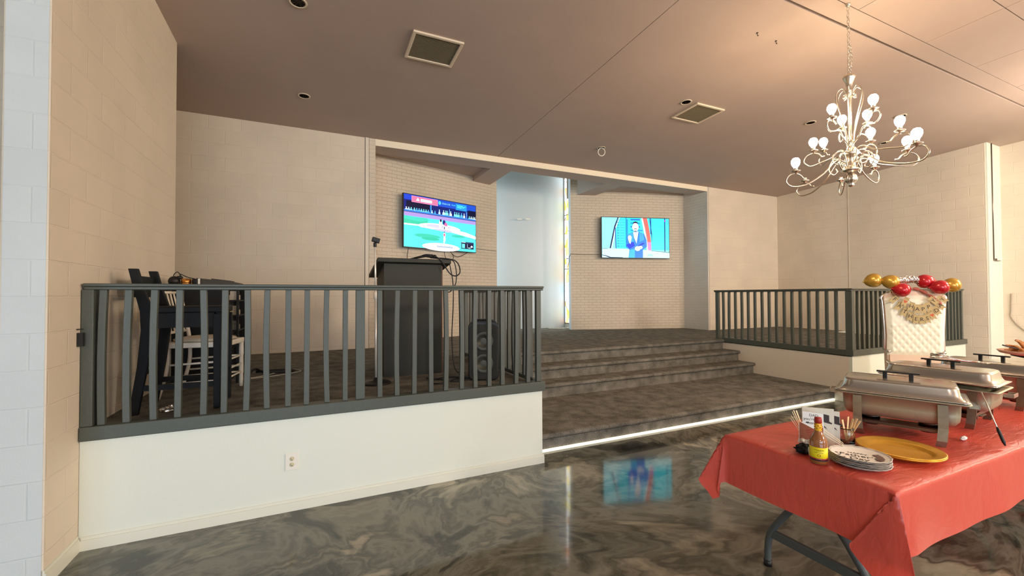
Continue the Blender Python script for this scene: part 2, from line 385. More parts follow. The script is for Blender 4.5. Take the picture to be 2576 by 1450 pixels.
    b.grid(cw, 24, 2); b.box(3.2, 6.5, 9.93, 10.05, ZS, 6.05); struct(b.build('wall_niche', mat('niche_paint', (182, 192, 196), .38, bump=.15, spec=.5)))
    for sx, x in ((1, 6.11), (-1, 3.47)):
        b = MB(); b.box(min(x+sx*.005, x+sx*.2), max(x+sx*.005, x+sx*.2), 9.1, 9.95, ZS, ZS+.10); b.box(x, x+.001, 9.1, 9.2, ZS, 6.0)
        b.box(min(x+sx*.06, x+sx*.2), max(x+sx*.06, x+sx*.2), 9.1, 9.95, ZS, 6.0); struct(b.build('wall_niche_side', M_PAINT))
        f = MB()
        f.box(x-.012, x+.012, 9.22, 9.84, ZS+.10, ZS+.13); f.box(x-.012, x+.012, 9.815, 9.838, ZS+.1, 5.9); f.box(x-.012, x+.012, 9.2, 9.22, ZS+.1, 5.9)
        for z in (2.3, 3.75): f.box(x-.01, x+.01, 9.22, 9.82, z-.012, z+.012)
        fr = struct(f.build('window_1' if sx > 0 else 'window_2', mat('window_frame', (150, 150, 150), .5)))
        g = MB(); g.box(x-.003, x+.003, 9.22, 9.815, ZS+.13, 5.9); g.build('glass_pane', M_GLASS if sx > 0 else emat('blue_green_glass', (176, 218, 232), 4.5), fr)
    # left wing wall (ends short of the stage back) and the alcove behind it
    b = MB(); v = []
    b.box(XL-.19, XL, 3.229, 5.57, 0, cz(5.57)); b.add([(x, y, z) for x in (XL-.19, XL) for y, z in ((3.229, cz(5.57)), (5.57, cz(5.57)), (3.229, cz(3.229)))], [(0, 1, 2), (3, 5, 4), (1, 4, 5, 2), (0, 2, 5, 3)])
    struct(b.build('wall_left', M_SIDE))
    b = MB(); b.box(XL-.182, XL-.008, 3.224, 3.2295, 0, cz(3.229)-.001); struct(b.build('wall_left_end', M_END))
    b = MB(); b.box(-3.4, -3.2, 5.0, YB+.2, 0, 4.5); b.box(-3.4, XL-.19, 4.9, 5.0, 0, 4.5); struct(b.build('wall_alcove', M_SIDE))
    b = MB(); b.box(XA, XL-.25, 5.4, 5.6, 0, 4.6); struct(b.build('wall_side_room', M_BACK))
    b = MB(); b.box(XL-.26, XL-.21, 3.6, 3.75, 0, 4.36); struct(b.build('door_1', mat('dark_door_wood', (52, 40, 30), .5)))
    # right side wall with its small offsets
    b = MB(); b.box(XR-.08, XR+.3, 5.73, YB, 0, 4.4); b.box(XR-.09, XR-.082, 5.71, 5.722, ZS, 4.4); struct(b.build('wall_right', M_SIDE))
    b = MB(); b.prism([(XR-.08, 5.72), (XR-.21, 3.43), (XR+.4, 3.43), (XR+.4, 5.72)], 0, 4.45); struct(b.build('wall_right', M_SIDE))
    b = MB(); b.box(XR-.20, XR+.36, 3.405, 3.43, 0, 4.45); struct(b.build('trim_7', M_WHITE))
    b = MB(); b.box(XR+.36, XR+.6, YN, 3.43, 0, 4.86); struct(b.build('wall_right', M_SIDE))
    # walls behind the viewer, with daylight windows
    b = MB()
    wins = [(-6.4, -4.2), (-3.6, -1.4), (-.8, 1.4), (5.2, 7.4)]
    x = XA
    for a, c in wins: b.box(x, a, YN-.2, YN, 0, 5); b.box(a, c, YN-.2, YN, 0, .3); b.box(a, c, YN-.2, YN, 2.9, 5); x = c
    b.box(x, XZ, YN-.2, YN, 0, 5); struct(b.build('wall_front', M_PAINT))
    b = MB(); b.box(XA-.2, XA, YN, 5.5, 0, 5); struct(b.build('wall_far_left', M_PAINT))
    for i, (a, c) in enumerate(wins):
        f = MB(); f.box(a, c, YN-.1, YN-.04, .3, .36); f.box(a, c, YN-.1, YN-.04, 2.84, 2.9)
        for xx in (a, (a+c)/2-.03, c-.06): f.box(xx, xx+.06, YN-.1, YN-.04, .36, 2.84)
        fr = struct(f.build('window_%d' % (i+3), M_GREYW))
        g = MB(); g.box(a+.05, c-.05, YN-.09, YN-.08, .36, 2.84); g.build('glass_pane', emat('daylight_pane', (205, 230, 255), DAY), fr)
room()

# ------------------------------------------------------------------ stage
def stage():
    t = .02
    b = MB()
    b.box(-3.2, X1, YF+.01, YB+.05, ZS-.06, ZS); b.box(X1, X2, 5.80, YB+.05, ZS-.06, ZS); b.box(X2, 10.79, YF+.01, 5.80, ZS-.06, ZS); b.box(X2, XR, 5.80, YB+.05, ZS-.06, ZS); b.box(.9, 8.68, YB+.05, 9.9, ZS-.06, ZS)
    struct(b.build('stage_floor', M_CARPET))
    # steps: one carpeted run, rounded nosings
    b = MB()
    prof = []
    def nose(y, z):
        prof.append((y+.045, z-.055)); prof.append((y+.012, z-.052))
        for k in range(5):
            a = -PI/2*.9 + k/4*(PI*.9); prof.append((y+.022-.022*math.cos(a), z-.026+.026*math.sin(a)))
    prof.append((3.85, 0)); nose(3.80, .186); prof.append((5.163, .186)); nose(5.118, .376); prof.append((5.459, .376)); nose(5.414, .557); prof.append((5.79, .557)); nose(5.745, ZS)
    prof += [(6.0, ZS), (6.0, 0)]
    n = len(prof)
    x0, x1 = X1+.002, X2-.002
    b.add([(x, y, z) for x in (x0, x1) for y, z in prof], [(i, i+1, n+i+1, n+i) for i in range(n-1)], 0)
    b.add([(x, y, z) for x in (x0, x1) for y, z in prof], [tuple(range(n)), tuple(range(n, 2*n))[::-1]], 0)
    struct(b.build('stage_steps', M_CARPET))
    b = MB(); b.box(X1+.01, X2-.03, 3.825, 3.848, 0, .022); tag(b.build('light_strip', emat('led_strip', (255, 244, 214), 1.6)), 'long thin glowing white strip along the foot of the lowest carpeted step', 'light strip')
    # platform faces
    b = MB(); b.box(XL+.002, X1, YF, YF+.04, 0, ZS-.05); struct(b.build('wall_platform_left', M_WHITE))
    b = MB(); b.box(X1-.04, X1, YF+.04, 5.8, 0, ZS-.05); struct(b.build('wall_platform_left_side', M_PAINT))
    b = MB(); b.box(X2, 10.77, YF, YF+.04, 0, ZS-.05); b.box(10.73, 10.77, YF+.04, 5.8, 0, ZS-.05); b.box(10.77, XR-.1, 5.76, 5.8, 0, ZS); struct(b.build('wall_platform_right', M_WHITE))
    b = MB(); b.box(X2, X2+.04, YF+.04, 5.8, 0, ZS-.04); struct(b.build('wall_platform_right_side', M_PAINT))
    def base(name, a, c, h, nx, ny):
        q = MB(); th = .014
        p = [(a[0], a[1]), (c[0], c[1]), (c[0]+nx*th, c[1]+ny*th), (a[0]+nx*th, a[1]+ny*th)]
        q.prism(p, 0, h-.02); q.prism([p[0], p[1], (c[0]+nx*th*.5, c[1]+ny*th*.5), (a[0]+nx*th*.5, a[1]+ny*th*.5)], h-.02, h); struct(q.build(name, M_TRIM))
    base('baseboard_left', (XL+.014, YF), (X1+.014, YF), .085, 0, -1)
    base('baseboard_right', (X2-.014, YF), (10.77, YF), .085, 0, -1)
    base('baseboard_right', (X2, 3.585), (X2, 3.84), .085, -1, 0)
    base('baseboard_wing', (XL, 3.22), (XL, 3.588), .1, 1, 0)
stage()

# ------------------------------------------------------------------ railings
def railing(name, label, loc, fronts, sides, curb_front, curb_side, posts, rails):
    r = thing(name, label, 'railing', loc)
    for (a, c) in rails:
        b = MB()
        b.bar((a[0], a[1], 1.657), (c[0], c[1], 1.657), .062, .022); b.bar((a[0], a[1], 1.677), (c[0], c[1], 1.677), .092, .020)
        b.build('top_rail', M_RAIL, r, bevel=.006)
    for box in curb_front + curb_side:
        b = MB(); b.box(*box); b.build('bottom_rail', M_RAIL, r, bevel=.006)
    for (x, y, s, s2, z0) in posts:
        b = MB(); b.box(x-s/2, x+s/2, y-s2/2, y+s2/2, z0, 1.647); b.build('post', M_RAIL, r, bevel=.004)
    rnd = random.Random(3)
    for (x, y, z0) in fronts + sides:
        j = rnd.uniform(-.006, .006); b = MB(); P = []
        w = .019; bow = rnd.choice([0, 0, 0, .006, -.007])
        for k in range(5):
            t = k/4; P.append((x + j*(1-t) + bow*math.sin(PI*t), y + j*.5*(1-t), z0 + (1.647-z0)*t))
        vs = [(p[0]+sx*w, p[1]+sy*w, p[2]) for p in P for sx, sy in ((-1, -1), (1, -1), (1, 1), (-1, 1))]
        fs = [(0, 3, 2, 1), (16, 17, 18, 19)] + [(i*4+k, i*4+(k+1) % 4, i*4+4+(k+1) % 4, i*4+4+k) for i in range(4) for k in range(4)]
        b.add(vs, fs); b.build('baluster', M_RAIL, r, bevel=.003)
    return r
LX = [-1.24, -1.114, -.979, -.843, -.71, -.582, -.447, -.321, -.184, -.057, .079, .214, .474, .616, .758, .893, 1.026, 1.166, 1.297, 1.43, 1.556, 1.702, 1.823]
fr = [(x*1.006, 3.625, .776) for x in LX]
sd = [(1.945, 3.79+.128*i, .79) for i in range(15)]
railing('railing', 'grey-green painted railing around the left stage platform, in front of lectern and black chair', (.3, 3.65, .69),
        fr, sd, [(-1.348, 2.0, 3.578, 3.69, .687, .776)], [(1.925, 1.965, 3.70, 5.76, .752, .79)],
        [(-1.318, 3.64, .06, .10, .776), (.327, 3.625, .07, .04, .776), (1.945, 3.625, .05, .04, .776), (1.945, 5.78, .06, .06, ZS)],
        [((-1.34, 3.625), (1.99, 3.625)), ((1.945, 3.66), (1.945, 5.82))])
fr = [(7.245+.1275*i, 3.625, .776) for i in range(27)]
sd = [(7.185, 3.816+.1315*i, .776) for i in range(16)]
railing('railing', 'dark grey-green railing around the right stage platform, behind the throne chair', (9, 3.65, .69),
        fr, sd, [(X2-.02, 10.78, 3.578, 3.69, .687, .776)], [(X2-.02, 7.24, 3.69, 5.80, .687, .776)],
        [(7.19, 3.635, .075, .09, .776), (7.19, 5.92, .06, .06, ZS), (10.68, 3.63, .05, .05, .776)],
        [((7.14, 3.625), (10.70, 3.625)), ((7.185, 3.66), (7.185, 5.97))])

# ------------------------------------------------------------------ televisions
def television(label, center, ang, W, H, art, tint):
    t = thing('television', label, 'television', (center[0], center[1], center[2]-H/2), ang)
    b = MB(); b.box(-W/2, W/2, -.012, .03, 0, H); b.box(-W*.35, W*.35, .03, .06, H*.15, H*.6)
    b.build('casing', mat('tv_bezel', (12, 12, 30), .35), t, world=False, bevel=.004)
    b = MB(); b.box(-.2, .2, .055, .15, H*.3, H*.7); b.build('wall_mount', M_BLACK, t, world=False)
    cols = []; b = MB(); m = .014
    def P(u, v, k): return Vector((-W/2+m+(W-2*m)*u, -.0125-.00006*k, m+(H-2*m)*(1-v)))
    def ci(c):
        if c not in cols: cols.append(c)
        return cols.index(c)
    k = [0]
    def poly(c, pts):
        k[0] += 1
        b.add([P(u, v, k[0]) for u, v in pts], [tuple(range(len(pts)))[::-1]], ci(c))
    def rect(c, u0, v0, u1, v1): poly(c, [(u0, v0), (u1, v0), (u1, v1), (u0, v1)])
    def ell(c, u, v, ru, rv, n=24): poly(c, [(u+ru*math.cos(2*PI*i/n), v+rv*math.sin(2*PI*i/n)) for i in range(n)])
    def word(c, s, u, v, size):
        k[0] += 1; me = text(s, size, 0.0); o = P(u, v, k[0])
        b.mesh(me, Matrix.Translation(o) @ RX(PI/2), ci(c))
    art(poly, rect, ell, word)
    b.build('screen', [emat('screen_%d_%d_%d' % c, c, 1.15) for c in cols], t, world=False)
    return t
def baseball(poly, rect, ell, word):
    cy = (88, 232, 236)
    rect(cy, 0, 0, 1, 1)
    rect((20, 30, 120), 0, 0, 1, .36)                       # dugout and sign band
    rect((34, 70, 205), 0, 0, 1, .10); rect((30, 80, 205), .3, 0, 1, .135)
    rect((12, 12, 50), .03, .12, .33, .26); rect((16, 30, 110), .33, .15, .95, .3); rect((10, 14, 50), .88, .12, 1, .3)
    rect((240, 150, 190), .095, .015, .44, .135); rect((238, 120, 160), .10, .022, .435, .128)
    poly((255, 250, 255), [(.15, .10), (.175, .035), (.20, .10)]); rect((255, 250, 255), .21, .05, .36, .105)
    rect((40, 150, 225), .695, .02, .86, .15)
    ell((90, 225, 225), .465, .065, .018, .036); word((34, 90, 205), 'C', .465, .066, .05)
    word((150, 245, 245), 'Globe Life', .556, .066, .049); word((90, 225, 235), 'Field', .66, .066, .049)
    rect((90, 235, 235), .715, .05, .80, .072); rect((90, 235, 235), .715, .085, .785, .105); poly((90, 235, 235), [(.79, .08), (.84, .055), (.845, .062), (.80, .10)])
    rect((40, 120, 210), .335, .14, .345, .3); rect((90, 180, 240), .345, .14, .352, .3); rect((90, 180, 240), .60, .16, .608, .3); rect((90, 150, 230), .85, .16, .865, .32)
    rnd = random.Random(5)
    for u in [.03, .06, .09, .13, .16, .19, .22, .25, .28, .31, .36, .40, .46, .52, .55, .57, .62, .68, .71, .74, .78, .82, .9, .93, .96, .985]:
        s = .02+.012*rnd.random(); v = .285
        big = .44 < u < .83
        c = rnd.choice([(200, 240, 255), (130, 235, 225), (225, 250, 255), (90, 190, 240)])
        h = .085 if big else .045
        poly(c, [(u-s*.7, .31), (u-s*.5, .31-h*.7), (u, .31-h), (u+s*.5, .31-h*.7), (u+s*.7, .31)]); ell(c, u, .31-h-.012, .007, .014, 10)
    rect((60, 130, 220), 0, .295, 1, .325)
    rect((14, 20, 90), 0, .325, 1, .335)
    rect((176, 150, 220), 0, .335, 1, .41)
    rect((60, 205, 165), 0, .42, .3, .58); rect(cy, .3, .41, 1, .6); poly((70, 215, 190), [(0, .41), (.35, .44), (.2, .5), (0, .47)])
    poly((250, 250, 255), [(0, .585), (.2, .58), (.45, .6), (.7, .65), (1, .72), (1, .66), (.85, .6), (.6, .56), (.3, .55), (0, .555)])
    ell((250, 248, 255), .47, .565, .29, .075, 40); ell((205, 205, 240), .45, .545, .17, .035); ell((200, 200, 238), .5, .62, .14, .03)
    poly(cy, [(0, .6), (.25, .6), (.55, .64), (.8, .70), (1, .76), (1, 1), (0, 1)])
    ell((60, 205, 175), .3, .76, .17, .04); ell((50, 200, 165), .34, .81, .12, .03); ell((60, 205, 175), .73, .70, .1, .025)
    ell((252, 252, 255), .49, .955, .26, .08, 40)
    # batter, umpire, catcher, pitcher
    for c, u, v, ru, rv in (((240, 245, 255), .475, .46, .022, .045), ((20, 20, 60), .478, .42, .012, .03), ((235, 240, 255), .472, .53, .018, .045),
                            ((30, 40, 120), .525, .45, .02, .05), ((225, 110, 170), .55, .49, .022, .045), ((245, 245, 255), .548, .545, .03, .03), ((30, 30, 70), .53, .56, .006, .03),
                            ((70, 80, 160), .527, .645, .007, .014), ((245, 245, 255), .53, .70, .018, .045), ((220, 90, 130), .528, .70, .011, .028), ((240, 245, 255), .53, .785, .016, .06), ((235, 250, 255), .524, .84, .009, .05)):
        ell(c, u, v, ru, rv, 14)
    rect((60, 70, 150), .43, .93, .645, .955); rect((205, 230, 245), .434, .935, .64, .95); rect((90, 110, 180), .43, .948, .645, .956)
    rect((20, 26, 60), .775, .80, .965, .945); rect((200, 235, 245), .78, .80, .84, .815); rect((110, 225, 225), .785, .84, .83, .93); rect((60, 70, 120), .84, .815, .955, .83)
    rect((200, 235, 245), .865, .84, .87, .93); ell((230, 240, 250), .89, .92, .008, .012, 10); ell((230, 240, 250), .91, .92, .008, .012, 10); poly((230, 240, 250), [(.935, .86), (.955, .89), (.935, .92), (.915, .89)])
def studio(poly, rect, ell, word):
    cy = (70, 236, 250)
    rect((140, 248, 255), 0, 0, 1, 1); rect(cy, .2, 0, 1, .80); rect((50, 225, 245), .33, 0, .56, .75); rect((60, 240, 252), .74, 0, .94, .8)
    poly((150, 246, 255), [(0, 0), (.24, 0), (.18, .25), (.12, .77), (0, .77)])
    poly((14, 16, 80), [(.23, 0), (.245, 0), (.2, .22), (.13, .77), (.11, .77), (.18, .22)])
    poly((230, 255, 255), [(.25, 0), (.265, 0), (.205, .27), (.15, .76), (.135, .77), (.19, .27)])
    poly((20, 60, 170), [(.19, .25), (.202, .25), (.21, .77), (.198, .77)])
    for i in range(11):
        v = .04+.066*i
        for du in (0, .016): rect((20, 120, 170), .225+du, v, .232+du, v+.03)
        rect((20, 120, 170), .225, v, .248, v+.006); rect((20, 120, 170), .225, v+.026, .248, v+.032)
        for j in range(7): rect((40, 185, 210), .265+.010*j, v, .271+.010*j, v+.03)
    rect((20, 80, 175), .35, 0, .358, .74); rect((30, 160, 220), .36, .04, .38, .6)
    for i in range(7): rect((20, 150, 220) if i % 2 else (30, 90, 230), .42, .03+.09*i, .60, .06+.09*i)
    rect(cy, .56, 0, .6, .3)
    poly((245, 250, 255), [(.58, 0), (.605, 0), (.665, .6), (.70, .93), (.665, .93), (.645, .6)])
    poly((232, 110, 100), [(.60, 0), (.665, 0), (.70, .3), (.725, .6), (.73, .90), (.685, .90), (.665, .55), (.64, .3)])
    poly((225, 140, 205), [(.672, .6), (.725, .6), (.73, .90), (.685, .90)])
    poly((10, 60, 120), [(.70, 0), (.708, 0), (.74, .4), (.735, .65), (.728, .4)]); rect((16, 70, 170), .715, 0, .728, .40)
    rect((14, 50, 140), .925, 0, .94, .84); rect((190, 70, 200), .925, .04, .945, .08)
    rnd = random.Random(9)
    for i in range(44): u = rnd.uniform(.95, .99); v = rnd.uniform(0, .8); ell((14, 50, 90), u, v, .003, .005, 8)
    for i in range(16): u = rnd.uniform(.8, .9); v = .25-.3*(u-.8)*2+rnd.uniform(-.03, .05); ell((20, 140, 170), u, max(.02, v), .002, .004, 8)
    poly((205, 255, 255), [(0, .77), (.4, .78), (.62, .80), (.75, .82), (1, .86), (1, 1), (0, 1)]); poly((18, 70, 110), [(.73, .815), (1, .855), (1, .868), (.73, .825)])
    rect((18, 80, 130), 0, .775, .08, .785); poly((14, 24, 90), [(.0, .93), (.06, .95), (.12, .985), (.3, .99), (.3, 1), (.1, 1), (.05, .965), (0, .945)])
    # presenter: suit, shirt, head, hair, hands
    suit = (40, 130, 225)
    poly(suit, [(.37, .42), (.46, .35), (.53, .34), (.62, .40), (.655, .55), (.66, .72), (.60, .80), (.60, 1), (.385, 1), (.40, .80), (.355, .74), (.35, .66)])
    poly((60, 170, 240), [(.37, .42), (.455, .36), (.47, .6), (.40, .6)]); poly((60, 170, 240), [(.545, .36), (.61, .40), (.62, .55), (.55, .6)])
    poly((26, 60, 225), [(.35, .68), (.46, .60), (.48, .70), (.40, .78)]); poly((24, 50, 200), [(.52, .70), (.60, .62), (.63, .64), (.56, .70)]); poly((60, 190, 240), [(.385, 1), (.41, .80), (.48, .78), (.48, 1)])
    poly((245, 252, 255), [(.455, .36), (.535, .34), (.52, .50), (.505, .645), (.47, .50)]); rect((190, 200, 235), .475, .345, .525, .375)
    ell((255, 246, 240), .49, .235, .045, .11); ell((255, 244, 236), .448, .24, .008, .03, 10); ell((255, 244, 236), .532, .24, .008, .03, 10)
    poly((20, 16, 60), [(.445, .17), (.46, .11), (.49, .09), (.52, .105), (.535, .17), (.52, .135), (.49, .13), (.46, .14)])
    poly((60, 50, 60), [(.47, .275), (.49, .262), (.515, .272), (.52, .285), (.49, .278), (.467, .29)]); ell((90, 70, 90), .49, .335, .02, .012); rect((120, 90, 90), .465, .2, .48, .207); rect((120, 90, 90), .498, .2, .513, .207)
    ell((255, 250, 246), .405, .50, .028, .06); poly((255, 250, 246), [(.38, .53), (.43, .53), (.415, .66), (.395, .62)]); ell((255, 250, 246), .52, .77, .042, .06); ell((255, 250, 246), .565, .74, .03, .04)
    rect((60, 40, 60), .40, .585, .415, .592)
    poly((170, 235, 235), [(.68, .90), (.74, .90), (.75, .945), (.67, .945)]); rect((90, 130, 130), .655, .945, .76, .952)
television('wall-mounted television showing a baseball game, left of the bright niche', (2.327, 8.441, 3.04), math.radians(19.0), 1.765, 1.035, baseball, 0)
television('wall-mounted television showing a man in a blue suit, right of the coloured glass strip', (7.335, 8.43, 3.04), math.radians(-15.8), 1.825, 1.035, studio, 0)

def cord(label, pts, r=.006, m=None, n=8, name='cord'):
    b = MB(); b.tube(catmull(pts, n), r, 8); o = b.build(name, m or M_BLACK); tag(o, label, 'cord'); return o
# leads below the left set
cord('thin black lead hanging straight down from the left corner of the baseball television', [(1.62, 8.27, 2.53), (1.60, 8.28, 2.35), (1.60, 8.30, 2.0), (1.63, 8.32, 1.6), (1.63, 8.33, .76)], .006)
cord('black lead looping under the right half of the baseball television', [(2.42, 8.56, 2.56), (2.43, 8.55, 2.40), (2.55, 8.56, 2.33), (2.62, 8.6, 2.42), (2.52, 8.58, 2.55), (2.62, 8.6, 2.45), (2.75, 8.63, 2.42), (2.95, 8.68, 2.52), (3.0, 8.70, 2.58)], .006)
cord('thin lead running level along the brick from the baseball television to the niche', [(3.2, 8.85, 2.64), (3.4, 8.92, 2.63), (3.78, 9.04, 2.62)], .004, M_STEELD)
cord('thin lead running level from the glass strip to the television with the suited man', [(5.82, 9.04, 2.63), (6.1, 8.95, 2.62), (6.5, 8.82, 2.62)], .005, M_BLACK)
cord('dark cord hanging beside the coloured glass at the edge of the brick', [(5.81, 9.045, 2.64), (5.76, 9.06, 2.55), (5.77, 9.08, 2.45), (5.74, 9.1, 2.3)], .006)
cord('grey cord coiled on the stage under the coloured glass strip', [(5.5+.18*math.cos(t*.9)+.02*t, 9.45+.12*math.sin(t*.9), ZS+.012+.003*(t % 3)) for t in range(22)], .011, mat('grey_cord', (170, 168, 160), .5))

def hook(label, x, y, z):
    b = MB(); b.tube(catmull([(x, y, z), (x, y-.08, z-.01), (x+.03, y-.14, z-.02)], 6), .012, 8); b.box(x-.09, x+.03, y-.16, y-.13, z-.04, z-.015)
    tag(b.build('wall_hook', M_GREYW), label, 'hook', 'pair of small white hooks high on the niche wall')
hook('small white hook high on the niche wall, left of the pair', 4.72, 9.84, 3.56)
hook('small white hook high on the niche wall, right of the pair', 4.96, 9.84, 3.58)

# ------------------------------------------------------------------ ceiling fittings
def ceil_M(x, y): return T(x, y, cz(y)) @ RX(-math.atan(SL))
def vent(label, x, y, W, D, dark):
    t = thing('ceiling_vent', label, 'vent', (x, y, cz(y)), 0, 'square ceiling vents'); t.rotation_euler = (-math.atan(SL), 0, 0)
    b = MB(); f = .035
    for (x0, x1, y0, y1) in ((-W/2, W/2, -D/2, -D/2+f), (-W/2, W/2, D/2-f, D/2), (-W/2, -W/2+f, -D/2+f, D/2-f), (W/2-f, W/2, -D/2+f, D/2-f)): b.box(x0, x1, y0, y1, -.022, 0)
    b.build('frame', mat('vent_frame', (222, 205, 180), .5), t, world=False, bevel=.006)
    b = MB(); b.box(-W/2+f, W/2-f, -D/2+f, D/2-f, -.006, .0)
    n = 22
    for i in range(n):
        yy = -D/2+f+(D-2*f)*(i+.5)/n; b.box(-W/2+f, W/2-f, yy-.003, yy+.003, -.014, -.006)
    b.build('grille', mat('vent_grille', dark, .6), t, world=False)
vent('pale framed ceiling vent with dark grille above the left platform', 1.18, 4.61, .55, .50, (120, 110, 86))
vent('pale framed ceiling vent above the steps, right of the ceiling seam', 5.22, 4.61, .56, .50, (168, 148, 128))
def can(label, x, y, r=.075):
    t = thing('recessed_light', label, 'ceiling light', (x, y, cz(y)), 0, 'recessed ceiling lights, all off'); t.rotation_euler = (-math.atan(SL), 0, 0)
    b = MB(); b.lathe([(r*.8, -.002), (r*.82, -.008), (r, -.008), (r*1.04, -.001), (r, .0)]); b.build('trim_ring', mat('can_ring', (215, 200, 176), .4), t, world=False)
    b = MB(); b.lathe([(0, -.0035), (r*.82, -.0035)]); b.build('baffle', mat('can_dark', (58, 46, 36), .5), t, world=False)
    return t
can('unlit recessed ceiling light at the top left, nearest the left wing wall', -.16, 4.40, .078)
can('unlit recessed ceiling light low over the block wall, above the black chair', -.15, 6.28)
can('unlit recessed ceiling light beside the corner of the right ceiling vent', 4.78, 4.42)
can('unlit recessed ceiling light just left of the chandelier bulbs', 7.20, 4.15)
can('unlit recessed ceiling light seen behind the right chandelier arms, farther one', 9.40, 4.15)
can('unlit recessed ceiling light seen above the right-hand chandelier bulb', 8.29, 3.45)
can('open recessed ceiling light in front of the recess, its ring hanging below', 4.70, 6.30)
b = MB(); b.tube([(4.70+.062*math.cos(t)*.9, 6.29+.062*math.cos(t)*-.42, 4.198+.072*math.sin(t)) for t in [2*PI*i/28 for i in range(28)]], .009, 8, closed=True)
tag(b.build('hanging_ring', mat('can_ring_w', (228, 224, 210), .4)), 'white ring hanging loose below a recessed light over the steps', 'ring')
for lb, x, y in (('small dark hook in the ceiling, left one of two near the chandelier chain', 4.28, 2.99), ('small dark hook in the ceiling, right one of two near the chandelier chain', 4.605, 3.0)):
    b = MB(); z = cz(y); b.tube(catmull([(x, y, z), (x, y, z-.02), (x+.012, y, z-.03), (x+.02, y, z-.018)], 5), .003, 6); b.ball((x, y, z), (.012, .012, .003), 10); tag(b.build('ceiling_hook', M_GAP), lb, 'hook', 'two small ceiling hooks')

